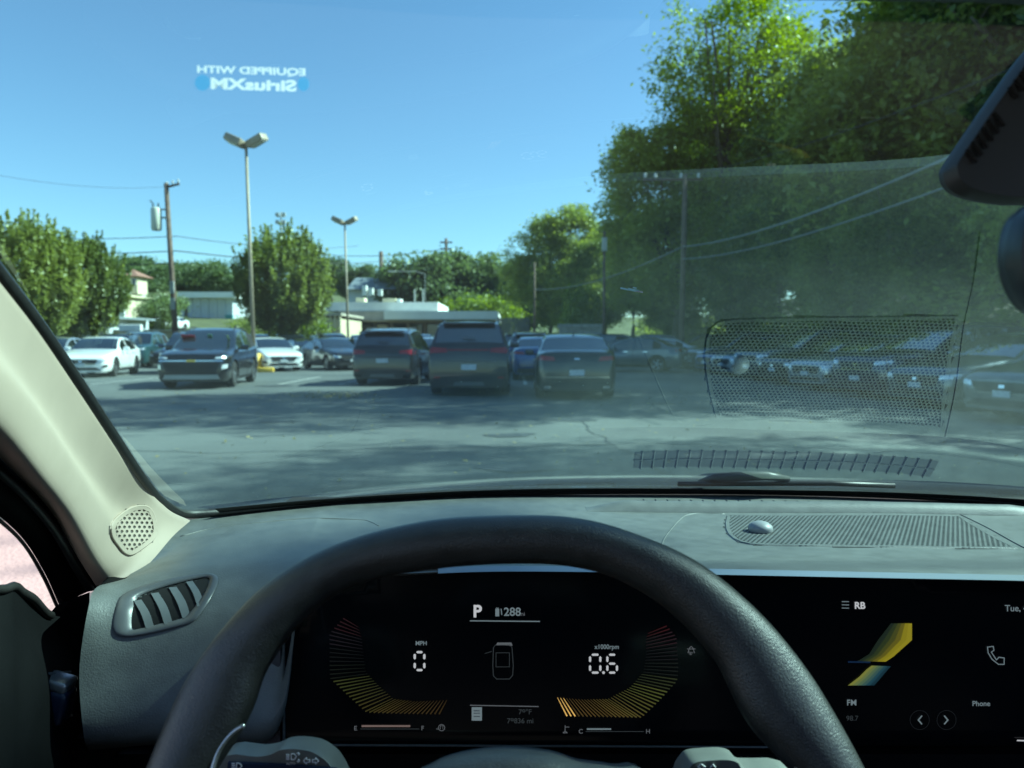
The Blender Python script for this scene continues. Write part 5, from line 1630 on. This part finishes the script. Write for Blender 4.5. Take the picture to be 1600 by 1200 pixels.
M_slat = vary(mat('vent_slat', (.13, .14, .14), .38), 60, .1)
for k, (xt, yt, xb, yb, wd) in enumerate([(209, 941, 229, 983, 12), (236, 930, 258, 977, 12), (264, 921, 286, 967, 12), (291, 912, 309, 950, 10)]):
    a, b_, c_, d_ = drape(xt, yt, .002), drape(xt + wd, yt - 3, .001), drape(xb + wd, yb - 4, .001), drape(xb, yb, .002)
    mid1 = drape((xt + xb) / 2 + 2, (yt + yb) / 2 - 1, .0024); mid2 = drape((xt + xb) / 2 + wd + 3, (yt + yb) / 2 - 4, .0012)
    Lc = spline([a, mid1, d_], 4); Rc = spline([b_, mid2, c_], 4)
    V = Lc + Rc; V += [p + (p - EYE).normalized() * .0012 for p in V]
    m_ = len(Lc)
    F = [(i, i + 1, m_ + i + 1, m_ + i) for i in range(m_ - 1)] + [(2 * m_ + i, 3 * m_ + i, 3 * m_ + i + 1, 2 * m_ + i + 1) for i in range(m_ - 1)]
    F += [(i, 2 * m_ + i, 2 * m_ + i + 1, i + 1) for i in range(m_ - 1)] + [(m_ + i, m_ + i + 1, 3 * m_ + i + 1, 3 * m_ + i) for i in range(m_ - 1)]
    mk('slat', V, F, M_slat, vobj, flat_angle=35)

# ---------------- left windshield pillar, lofted from rails
RA = [(296, 815, .845), (262, 798, .80), (230, 762, .755), (180, 690, .69), (120, 602, .61), (60, 516, .53), (0, 440, .465), (-120, 290, .385), (-300, 60, .31), (-420, -100, .27)]
RM = [(270, 838, .80), (235, 828, .765), (190, 795, .72), (140, 735, .655), (85, 655, .58), (25, 570, .505), (-30, 500, .445), (-160, 350, .37), (-360, 110, .295), (-480, -60, .255)]
RB = [(228, 885, .735), (205, 868, .72), (175, 825, .685), (125, 745, .61), (72, 665, .545), (15, 595, .48), (-50, 535, .425), (-200, 400, .35), (-430, 170, .275), (-560, -20, .235)]
RC = [(180, 912, .70), (172, 900, .695), (148, 868, .66), (105, 800, .595), (55, 735, .53), (-5, 665, .47), (-75, 600, .415), (-240, 460, .34), (-500, 240, .265), (-640, 40, .23)]
RD = [(150, 915, .70), (142, 903, .69), (120, 868, .66), (82, 802, .60), (35, 750, .535), (-30, 690, .475), (-110, 640, .42), (-300, 500, .345), (-600, 280, .27), (-740, 80, .235)]
def inner(q, marg):
    # keep the trim on the cabin side of the glass
    r = ray(q[0], q[1]); r = r / r.y
    lo, hi = .15, 1.2
    for _ in range(45):
        md = (lo + hi) / 2
        if EYE.z + r.z * md > glassP(r.x * md, md).z: hi = md
        else: lo = md
    return (q[0], q[1], min(q[2], lo - marg))
RA0 = RA; RA = [inner(q, .010) for q in RA]
dl = [a[2] - b_[2] for a, b_ in zip(RA, RA0)]
RM = [(q[0], q[1], q[2] + d_) for q, d_ in zip(RM, dl)]; RB = [(q[0], q[1], q[2] + d_ * .8) for q, d_ in zip(RB, dl)]; RC = [(q[0], q[1], q[2] + d_ * .5) for q, d_ in zip(RC, dl)]
RM = [inner(q, .018) for q in RM]; RB = [inner(q, .022) for q in RB]
RC = [inner(q, .02) for q in RC]; RD = [inner(q, .015) for q in RD]
rails = [spline([pt(*q) for q in R_], 8) for R_ in (RA, RM, RB, RC, RD)]
front = [p + (p - EYE).normalized() * .006 for p in rails[0]]
back = [p + (p - EYE).normalized() * .03 for p in rails[4]]
sealside = spline([pt(a + 1, b_ - 2, y + .008) for a, b_, y in RA], 8)
nL = len(rails[0])
cross = [[front[i] + (sealside[i] - front[i]) * 1.0, rails[0][i].lerp(sealside[i], .35)] + spline([r[i] for r in rails], 6) + [back[i]] for i in range(nL)]
V = [p for c_ in cross for p in c_]
pil = mk('pillar_trim', V, grid_faces(len(cross[0]), nL), M_beige, car_root, smooth=True)
PBV = BVHTree.FromPolygons([tuple(p) for p in V], grid_faces(len(cross[0]), nL))
# tweeter grille let into it
def pdr(px, py, off=0):
    r = ray(px, py).normalized(); h = PBV.ray_cast(EYE, r)
    if h[0] is None: return pt(px, py, .7)
    nn = h[1]
    if nn.dot(r) > 0: nn = -nn
    return h[0] + nn * off
tw = [(172, 826), (176, 815), (190, 802), (205, 793), (222, 790), (234, 796), (241, 812), (243, 830), (238, 843), (222, 856), (205, 866), (193, 863), (182, 850), (174, 838)]
perforated('tweeter_grille', tw, lambda a, b_, o_: pdr(a, b_, o_), 7.9, 5.0, .0016, M_beige2, pil)
V = []; 
for j in range(13):
    for i in range(13): V.append(pdr(170 + 75 * i / 12, 788 + 80 * j / 12, .0004))
F = []
for (fi, q) in enumerate(grid_faces(13, 13)):
    i, j = fi % 12, fi // 12
    if inside(tw, 170 + 75 * (i + .5) / 12, 788 + 80 * (j + .5) / 12): F.append(q)
mk('grille_backing', V, F, mat('tweeter_backing', (.10, .09, .08), .9), pil)
band('grille_border', tw, pdr, 5.0, .0018, M_beige2, pil)
rim = spline_closed([pdr(a, b_, .0008) for a, b_ in tw], 3)
MB().tube(rim + [rim[0]], .0012, 6, cap=False).build('grille_frame', M_beige2, pil, smooth=True)
# rubber seal between pillar and glass, then along the foot of the glass
sealp = [pt(a, b_, y) for a, b_, y in [inner(q, .003) for q in [(-420, -115, .9), (-300, 45, .9), (-120, 276, .9), (-6, 424, .9), (54, 502, .9), (114, 588, .9), (174, 678, .9), (224, 752, .9), (254, 786, .9)]]]
sealp += [base_pt(a, b_) for a, b_ in [(288, 802), (340, 801), (420, 793), (500, 785), (600, 777), (720, 771), (850, 768), (1000, 767), (1186, 768), (1400, 774), (1600, 786), (1750, 800)]]
sp_ = spline(sealp, 6)
MB().tube(sp_, .0052, 8).build('windshield_seal', M_rub, car_root, smooth=True)
# black ceramic band printed on the foot of the glass
V = []
xs = np.linspace(-.34, 1.1, 60)
for dd in (.004, .022 ):
    for x in xs:
        p = glassP(x, Yb(x) - dd); V.append(p + Vector((0, -.0012, -.0022)))
mk('ceramic_band', V, grid_faces(60, 2), M_rub, wind, smooth=True)

# ---------------- door, side window and frame on the left
def strip(name, A_, B_, m_, depth=.02, parent=car_root, n=6):
    a = spline([pt(*q) for q in A_], n); b_ = spline([pt(*q) for q in B_], n)
    a2 = [p + (p - EYE).normalized() * depth for p in a]; b2 = [p + (p - EYE).normalized() * depth for p in b_]
    mid = [(p + q) / 2 - ((p + q) / 2 - EYE).normalized() * .006 for p, q in zip(a, b_)]
    L_ = len(a)
    return mk(name, a2 + a + mid + b_ + b2, grid_faces(L_, 5), m_, parent, smooth=True)
door = strip('door', [(166, 912, .74), (134, 860, .70), (96, 792, .635), (48, 738, .57), (-18, 676, .51), (-98, 624, .455), (-290, 484, .38)],
             [(92, 945, .69), (72, 900, .66), (42, 850, .61), (5, 812, .555), (-60, 765, .49), (-150, 720, .43), (-340, 620, .36)], M_door)
ORG[door.name] = ORG[car_root.name]
strip('door_weatherstrip', [(150, 922, .712), (124, 880, .675), (90, 822, .615), (45, 770, .55), (-20, 712, .49)], [(136, 925, .708), (112, 888, .67), (79, 832, .612), (35, 780, .548), (-30, 722, .488)], M_rub, .004, door)
strip('window_channel', [(92, 946, .684), (72, 901, .655), (42, 851, .605), (5, 813, .55), (-60, 766, .485)], [(86, 948, .682), (66, 904, .652), (37, 855, .602), (1, 819, .548), (-64, 772, .483)], M_rub, .004, door)
# door card below the window
dc = [[(-150, 915, .50), (0, 922, .575), (28, 920, .60), (50, 938, .63), (72, 962, .665), (92, 944, .69), (140, 925, .72)],
      [(-150, 950, .49), (0, 955, .565), (28, 960, .59), (50, 975, .62), (76, 990, .65), (100, 990, .68), (140, 985, .70)],
      [(-160, 1060, .47), (0, 1060, .54), (30, 1060, .565), (60, 1060, .59), (90, 1060, .63), (115, 1060, .66), (142, 1060, .68)],
      [(-170, 1200, .45), (0, 1200, .52), (30, 1200, .54), (60, 1200, .57), (90, 1200, .60), (120, 1200, .64), (160, 1200, .67)],
      [(-170, 1400, .42), (0, 1400, .48), (30, 1400, .50), (60, 1400, .53), (90, 1400, .56), (120, 1400, .60), (160, 1400, .63)]]
rr_ = [spline([pt(*q) for q in r], 5) for r in dc]
cc = [spline([r[i] for r in rr_], 5) for i in range(len(rr_[0]))]
V = [p for c_ in cc for p in c_]
mk('door_card', V, grid_faces(len(cc[0]), len(cc)), M_door, door, smooth=True)
MB().tube(spline([pt(*q) for q in [(-60, 912, .53), (0, 921, .572), (22, 916, .592), (34, 925, .605), (52, 936, .625), (70, 956, .655), (80, 962, .67)]], 5), .0036, 8).build('window_seal', M_rub, door, smooth=True)
# door mirror adjuster / handle in blue-grey and navy
MB().box(pt(92, 1066, .62), (.022, .02, .010), Matrix.Rotation(.3, 3, 'Y'), .003).build('door_handle', M_lip, door, flat_angle=50)
MB().box(pt(90, 1100, .618), (.020, .02, .028), Matrix.Rotation(.25, 3, 'Y'), .004).build('handle_cup', M_navy, door, flat_angle=50)
MB().tube([pt(58, 1054, .60), pt(110, 1050, .645)], .0012, 5).build('handle_edge', M_lip, door)
MB().tube([pt(70, 1116, .60), pt(112, 1118, .645)], .0012, 5).build('handle_edge', M_lip, door)
V = [pt(-400, 500, .42), pt(150, 700, .72), pt(150, 1000, .72), pt(-400, 1000, .42)]
mk('side_window', [v + Vector((-.012, 0, 0)) for v in V], [(0, 1, 2, 3)], M_side, door)

# ---------------- body shell around the driver
XL, XR = -.56, 1.28
MB().box((XR + .02, -.2, .62), (.06, 2.8, .95)).build('right_door', M_door, car_root)
MB().box((XL - .05, -.9, .62), (.06, 1.9, .95)).build('left_door_rear', M_door, car_root)
MB().box((XC, .72, .44), (1.62, .08, .62)).build('footwell_wall', M_under, car_root)
MB().box((XL - .06, .45, .45), (.05, 1.3, .62)).build('left_door_lower', M_door, car_root)
MB().box((XC, -.6, .12), (1.9, 3.8, .06)).build('floor', M_under, car_root)
MB().box((XC, -2.0, .9), (1.8, .06, 1.3)).build('rear_bulkhead', M_door, car_root)
for k, x in enumerate((XC + .37, )):
    s_ = MB().box((x, -.35, .62), (.50, .52, .20), None, .07).build('seat_cushion', M_door, car_root, flat_angle=50)
    MB().box((x, -.68, .98), (.50, .16, .66), Matrix.Rotation(-.3, 3, 'X'), .07).build('seat_back', M_door, car_root, flat_angle=50)
# roof panel with header edge just under the top of the picture on the right
hv_ = [(-700, -170), (-300, -120), (200, -60), (700, -16), (900, -2), (1100, 3), (1300, 7), (1600, 14), (1900, 40), (2300, 110)]
H1 = []
for a, b_ in hv_:
    r = ray(a, b_); r = r / r.y
    lo, hi = .2, .6
    for _ in range(40):
        mdl = (lo + hi) / 2
        if (EYE.z + r.z * mdl) > glassP(r.x * mdl, mdl).z: hi = mdl
        else: lo = mdl
    H1.append(EYE + r * lo)
H1 = spline(H1, 4)
V = []
for p in H1:
    V += [p + Vector((0, .012, .012)), p + Vector((0, 0, .002)), p + Vector((0, -.10, .035)), p + Vector((0, -.5, .07)), p + Vector((0, -1.9, .02)), p + Vector((0, -1.9, .08)), p + Vector((0, -.5, .10)), p + Vector((0, .0, .028))]
F = []
for i in range(len(H1) - 1):
    for k in range(8):
        F.append((i * 8 + k, i * 8 + (k + 1) % 8, (i + 1) * 8 + (k + 1) % 8, (i + 1) * 8 + k))
mk('headliner', V, F, M_roof, car_root, smooth=True)
# right pillar, outside the frame
MB().tube([Vector((1.13, .78, 1.00)), Vector((1.10, .5, 1.20)), Vector((1.03, .2, 1.44))], .045, 8).build('pillar_trim', M_beige, car_root, smooth=True)

# ---------------- hood beyond the glass
rowsH = []
for (ya, prof) in ((1.22, [(150, 850), (300, 806), (450, 790), (600, 779), (800, 773), (1000, 771), (1200, 773), (1400, 781), (1600, 793), (1800, 812)]),
                   (1.5, [(190, 838), (300, 806), (400, 788), (600, 765), (800, 755), (1000, 752), (1200, 755), (1400, 763), (1600, 776), (1800, 795)]),
                   (1.9, [(250, 822), (330, 800), (450, 779), (600, 759), (800, 746), (1000, 742), (1200, 744), (1400, 751), (1600, 762), (1800, 778)]),
                   (2.15, [(300, 840), (360, 815), (470, 790), (610, 770), (800, 757), (1000, 753), (1200, 755), (1400, 762), (1600, 773), (1750, 790)]),
                   (2.3, [(330, 900), (390, 880), (480, 860), (610, 840), (800, 830), (1000, 826), (1200, 830), (1400, 840), (1580, 860), (1700, 880)])):
    rowsH.append(spline([pt(a, b_, ya - .22 * abs((i - 4.9) / 5) ** 3) for i, (a, b_) in enumerate(prof)], 6))
cH = [spline([r[i] for r in rowsH], 6) for i in range(len(rowsH[0]))]
V = [p for c_ in cH for p in c_]
mk('hood', V, grid_faces(len(cH[0]), len(cH)), M_hood, car_root, smooth=True)
# wiper lying at the foot of the glass
def gout(px, py, off):
    r = ray(px, py); r = r / r.y
    lo, hi = .3, 1.4
    for _ in range(45):
        md = (lo + hi) / 2
        if EYE.z + r.z * md > glassP(r.x * md, md).z: hi = md
        else: lo = md
    return EYE + r * lo + Vector((0, .5, .85)) * off
wip = MB().tube([gout(a, b_, .016) for a, b_ in [(1095, 769), (1120, 762), (1150, 760), (1200, 759), (1235, 764)]], [.004, .007, .008, .007, .004], 8)
wip.build('wiper', M_trim, car_root, smooth=True)
MB().tube([gout(a, b_, .010) for a, b_ in [(1060, 766), (1230, 765), (1300, 765), (1400, 769)]], .004, 6).build('wiper_blade', M_trim, car_root, smooth=True)
# stone chip in the glass
cm = mat('glass_chip', (.85, .9, .9), .2)
ch = MB(); q = gout(988, 455, .001)
for (dx, dz, w, h) in ((-.006, .001, .007, .0012), (.001, .0, .009, .0018), (.006, -.0012, .005, .0009), (.002, .0018, .003, .0008)):
    ch.box(q + Vector((dx, 0, dz)), (w, .0005, h), Matrix.Rotation(.2, 3, 'Y'))
o = ch.build('stone_chip', cm, wind)
o['kind'] = 'stuff'

# dust specks on the glass
rs_ = random.Random(12)
sp = MB()
for k in range(330):
    x = rs_.uniform(-.3, .95); yb = Yb(x); u = rs_.random() ** 1.4 * .5
    p = glassP(x, yb - .02 - u * (yb - .40)); p = p + Vector((0, .45, .89)) * .0008
    r_ = rs_.uniform(.00015, .00055); w_ = rs_.uniform(.8, 2.0)
    sp.add([p + Vector((r_ * math.cos(a) * w_, -.89 * r_ * math.sin(a), .45 * r_ * math.sin(a))) for a in [q * math.pi / 3 for q in range(6)]], [(0, 1, 2, 3, 4, 5)])
M_dust = mat('dust', (.75, .78, .75), .8)
o = sp.build('dust_specks', M_dust, wind); o['kind'] = 'stuff'

# cling label on the outside of the glass, read from outside
def deco(px, py, off):
    return gout(px, py, off)
def film(name, c):
    m = bpy.data.materials.new(name); m.use_nodes = True
    t = m.node_tree; t.nodes.clear()
    o = t.nodes.new('ShaderNodeOutputMaterial'); a = t.nodes.new('ShaderNodeBsdfDiffuse'); b = t.nodes.new('ShaderNodeBsdfTranslucent'); x = t.nodes.new('ShaderNodeMixShader')
    a.inputs[0].default_value = (*c, 1); b.inputs[0].default_value = (*c, 1); x.inputs[0].default_value = .6
    t.links.new(a.outputs[0], x.inputs[1]); t.links.new(b.outputs[0], x.inputs[2]); t.links.new(x.outputs[0], o.inputs['Surface'])
    return m
M_lab = film('label_white', (.88, .9, .92))
def cling(body, x0, x1, ybase, h, bold, off, m_, name, slope):
    v, f = text_mesh(body, 1.0, bold)
    xa = min(q.x for q in v); xb = max(q.x for q in v); ym = max(q.y for q in v)
    V = [deco(x1 - (q.x - xa) / (xb - xa) * (x1 - x0), ybase - q.y / ym * h + slope * (x1 - (q.x - xa) / (xb - xa) * (x1 - x0) - x0), off) for q in v]
    return mk(name, V, f, m_, wind)
cling('EQUIPPED WITH', 308, 477, 114, 11, .03, .0004, M_lab, 'label_text', .028)
cling('SiriusXM', 329, 463, 139, 17, .04, .0004, M_lab, 'label_text', .03)
pl = [(x, y) for x, y in [(k, 0) for k in range(0)]]
M_lb = film('label_blue', (.12, .38, .68))
for (cx_, cy_, rx_, ry_) in ((316, 131, 12, 12.5), (474, 133, 9, 11)):
    mk('label_dot', [deco(cx_ + rx_ * math.cos(a), cy_ + ry_ * math.sin(a), .0008) for a in np.linspace(0, 2 * math.pi, 25)[:-1]], [tuple(range(24))], M_lb, wind)

# ---------------- camera housing and inside mirror at the upper right
hp = [(1476, 262), (1474, 276), (1480, 292), (1500, 306), (1540, 316), (1600, 320), (1720, 300), (1800, 120), (1790, 0), (1700, 10), (1620, 62), (1560, 138), (1500, 225)]
def loft_plate(name, poly, y0, y1, shrink, m_, n=3, parent=car_root, org=(0, 0)):
    f0 = spline_closed([pt(a, b_, y0) for a, b_ in poly], n)
    c0 = sum(f0, Vector()) / len(f0)
    f00 = [c0 + (p - c0) * (1 - shrink) + Vector((0, -.008, 0)) for p in f0]
    f1 = [EYE + (p - EYE) * (y1 / y0) + (c0 - p) * .02 for p in f0]
    f2 = [p + Vector((0, .006, 0)) for p in f1]
    n_ = len(f0)
    V = f00 + f0 + f1 + f2
    F = [tuple(range(n_))[::-1], tuple(range(3 * n_, 4 * n_))]
    for r in range(3):
        for k in range(n_):
            q = (k + 1) % n_
            F.append((r * n_ + k, r * n_ + q, (r + 1) * n_ + q, (r + 1) * n_ + k))
    return mk(name, V, F, m_, parent, flat_angle=40)
hs = loft_plate('camera_housing', hp, .40, .45, .07, M_mir)
for k in range(6):
    a0 = (1508 + k * 8.6, 236 - k * 11.5); a1 = (a0[0] + 15, a0[1] + 16)
    MB().tube([pt(a0[0] + 2, a0[1] - 3, .3915), pt(a1[0] + 3, a1[1] + 2, .3905)], .0009, 6).build('housing_slot', M_hole, hs)
for k in range(5):
    a0 = (1576 + k * 9, 136 - k * 12)
    MB().tube([pt(a0[0], a0[1], .3915), pt(a0[0] + 15, a0[1] + 17, .3905)], .0009, 6).build('housing_slot', M_hole, hs)
mp = [(1640, 308), (1600, 326), (1580, 350), (1571, 390), (1574, 430), (1588, 465), (1612, 490), (1660, 500), (1760, 490), (1800, 400), (1760, 310)]
mr = loft_plate('inside_mirror', mp, .30, .33, .05, mat('mirror_black', (.008, .009, .012), .4))

# ---------------- steering wheel
WT = math.radians(24)
WC = Vector((-.004, .39, EYE.z - .345))
wn_ = Vector((0, -math.cos(WT), math.sin(WT))).normalized()      # towards the driver... faces up and back
wn_ = Vector((0, -math.cos(WT), math.sin(WT)))
wu = Vector((0, math.sin(WT), math.cos(WT)))
def wplane(px, py):
    r = ray(px, py)
    t = (WC - EYE).dot(wn_) / r.dot(wn_)
    return EYE + r * t
outer = [(172, 1420), (196, 1300), (230, 1200), (276, 1090), (340, 990), (428, 902), (530, 848), (660, 815), (800, 804), (905, 809), (1000, 836), (1105, 888), (1205, 978), (1285, 1095), (1345, 1200), (1390, 1300), (1420, 1420)]
inner = [(275, 1400), (300, 1290), (335, 1200), (392, 1110), (415, 1048), (472, 970), (560, 912), (690, 886), (800, 881), (890, 885), (965, 905), (1040, 950), (1110, 1020), (1155, 1092), (1240, 1190), (1285, 1290), (1320, 1400)]
cp_ = []
for o_, i_ in zip(outer, inner):
    a = wplane(*o_); b_ = wplane(*i_)
    cp_.append(((a + b_) / 2, (a - b_).length / 2))
# close the wheel below the frame
top = cp_[8][0]
cen = top - wu * .178
extra = []
rb_ = (cp_[-1][0] - cen); ra_ = (cp_[0][0] - cen)
for k in range(1, 8):
    t = k / 8
    ang0 = math.atan2(rb_.dot(wu), rb_.x); ang1 = math.atan2(ra_.dot(wu), ra_.x)
    if ang1 > ang0: ang1 -= 2 * math.pi
    ang = ang0 + (ang1 - ang0) * t
    rad = rb_.length + (ra_.length - rb_.length) * t
    extra.append((cen + Vector((1, 0, 0)) * math.cos(ang) * rad + wu * math.sin(ang) * rad, .016))
allp = cp_ + extra
C4 = spline_closed([Vector((*p, )) for p, r in allp], 8)
R4 = [v.x for v in spline_closed([Vector((r, 0, 0)) for p, r in allp], 8)]
V = []; nS = 20; m_ = len(C4)
for i in range(m_):
    t = (C4[(i + 1) % m_] - C4[i - 1]).normalized()
    s = t.cross(wn_).normalized()
    for k in range(nS):
        a = 2 * math.pi * k / nS
        V.append(C4[i] + s * math.cos(a) * R4[i] * .985 + wn_ * math.sin(a) * min(.0165, R4[i] * 1.0) - wn_ * .002)
F = []
for i in range(m_):
    for k in range(nS):
        q = (k + 1) % nS; j = (i + 1) % m_
        F.append((i * nS + k, i * nS + q, j * nS + q, j * nS + k))
wheel = tag(bpy.data.objects.new('steering_wheel', None)); COL.objects.link(wheel); wheel.parent = car_root; ORG[wheel.name] = ORG[car_root.name]
mk('rim', V, F, M_leather, wheel, smooth=True)
# stitched seam on the inner side
# hub: dome of the airbag cover peeping over the lower edge
hub = [(640, 1230), (672, 1196), (720, 1178), (790, 1170), (860, 1176), (905, 1190), (960, 1198), (1010, 1215), (1030, 1400), (620, 1400)]
def wpt(px, py, lift): return wplane(px, py) + wn_ * lift
h0 = spline_closed([wpt(a, b_, .012) for a, b_ in hub], 4)
hc = sum(h0, Vector()) / len(h0)
rings = [[p - wn_ * .03 for p in h0], h0, [hc + (p - hc) * .93 + wn_ * .010 for p in h0], [hc + (p - hc) * .75 + wn_ * .016 for p in h0], [hc + (p - hc) * .4 + wn_ * .018 for p in h0]]
n_ = len(h0)
V = [p for r in rings for p in r]; F = [tuple(range(4 * n_, 5 * n_))]
for r in range(4):
    for k in range(n_): F.append((r * n_ + k, r * n_ + (k + 1) % n_, (r + 1) * n_ + (k + 1) % n_, (r + 1) * n_ + k))
mk('airbag_cover', V, F, vary(mat('hub_plastic', (.07, .075, .075), .45), 60, .15, .8, 700, .001), wheel, smooth=True)
# spokes below the frame edge and satin inserts
MB().prism([wpt(1215, 1215, -.01), wpt(1300, 1215, -.01), wpt(1290, 1330, -.01), wpt(1000, 1330, -.01), wpt(1000, 1230, -.01)], wn_ * .014).build('spoke', M_trim, wheel)
MB().prism([wpt(300, 1215, -.01), wpt(370, 1215, -.01), wpt(650, 1230, -.01), wpt(650, 1330, -.01), wpt(290, 1330, -.01)], wn_ * .014).build('spoke', M_trim, wheel)
def insert(name, pts2, rr, m_, lift=.004):
    MB().tube(spline([wpt(a, b_, lift) for a, b_ in pts2], 6), rr, 8).build(name, m_, wheel, smooth=True)
insert('satin_insert', [(388, 1132), (372, 1141), (356, 1158), (346, 1175), (338, 1200), (330, 1240)], [.0008] + [.0016] * 29 + [.002], M_satin, .006)
insert('satin_insert', [(1228, 1172), (1238, 1190), (1246, 1215), (1250, 1240)], .0016, M_satin, .004)

# ---------------- stalks
SY = .50
def stalk(name, outline, y, th, m_):
    f0 = spline_closed([pt(a, b_, y) for a, b_ in outline], 3)
    c0 = sum(f0, Vector()) / len(f0)
    a_ = [c0 + (p - c0) * .93 + Vector((0, -.004, .001)) for p in f0]
    b2 = [p + Vector((0, th, -.004)) for p in f0]
    n_ = len(f0); V = a_ + f0 + b2
    F = [tuple(range(n_))[::-1], tuple(range(2 * n_, 3 * n_))]
    for r in range(2):
        for k in range(n_): F.append((r * n_ + k, r * n_ + (k + 1) % n_, (r + 1) * n_ + (k + 1) % n_, (r + 1) * n_ + k))
    return mk(name, V, F, m_, car_root, flat_angle=50)
ls = stalk('light_stalk', [(352, 1176), (400, 1178), (425, 1174), (440, 1167), (462, 1165), (490, 1169), (510, 1180), (525, 1196), (540, 1230), (530, 1262), (440, 1262), (345, 1255), (335, 1215)], SY, .02, M_stalk)
MB().prism([pt(356, 1192, SY - .0062), pt(470, 1197, SY - .0062), pt(525, 1203, SY - .0062), pt(530, 1225, SY - .0062), pt(352, 1222, SY - .0062)], (0, .003, 0)).build('stalk_band', M_navy, ls)
def icon(fn):
    m0 = MB(); fn(m0); return m0
def ip(a, b_): return pt(a, b_, SY - .0066)
def iline(mb, pts2, w=.0004):
    for a, b_ in zip(pts2[:-1], pts2[1:]):
        mb.tube([ip(*a), ip(*b_)], w, 4)
mb = MB()
iline(mb, [(455, 1178), (460, 1178), (463, 1182), (460, 1187), (455, 1187), (455, 1178)])
for k in range(4): iline(mb, [(447, 1179 + k * 2.5), (452, 1179 + k * 2.5)])
iline(mb, [(466, 1180), (468, 1178), (466, 1176), (464, 1178)]); iline(mb, [(466, 1186), (468, 1189), (466, 1191), (464, 1189)])
mb.build('headlight_symbol', M_icon, ls)
v, f = text_mesh('AUTO', 1.0, .01)
mk('auto_text', [ip(447 + q.x * 5.2, 1195 - q.y * 5.5) for q in v], f, M_icon, ls)
mb = MB()
iline(mb, [(474, 1189), (479, 1184), (479, 1187), (484, 1187), (484, 1191), (479, 1191), (479, 1194), (474, 1189)])
iline(mb, [(498, 1189), (493, 1184), (493, 1187), (488, 1187), (488, 1191), (493, 1191), (493, 1194), (498, 1189)])
mb.build('indicator_symbol', M_icon, ls)
mb = MB()
iline(mb, [(370, 1192), (375, 1193), (378, 1197), (375, 1201), (369, 1201), (370, 1192)])
for k in range(3): iline(mb, [(362, 1193 + k * 3), (367, 1193 + k * 3)])
mb.build('lamp_symbol', M_icon, ls)
rs = stalk('wiper_stalk', [(1072, 1196), (1082, 1187), (1105, 1184), (1135, 1183), (1152, 1188), (1165, 1200), (1235, 1205), (1235, 1260), (1060, 1260), (1062, 1215)], SY, .02, M_stalk)
mb = MB()
iline(mb, [(1090, 1198), (1096, 1194), (1102, 1198), (1096, 1202), (1090, 1198)]); iline(mb, [(1110, 1199), (1114, 1194), (1118, 1199)])
mb.build('wiper_symbol', M_icon, rs)
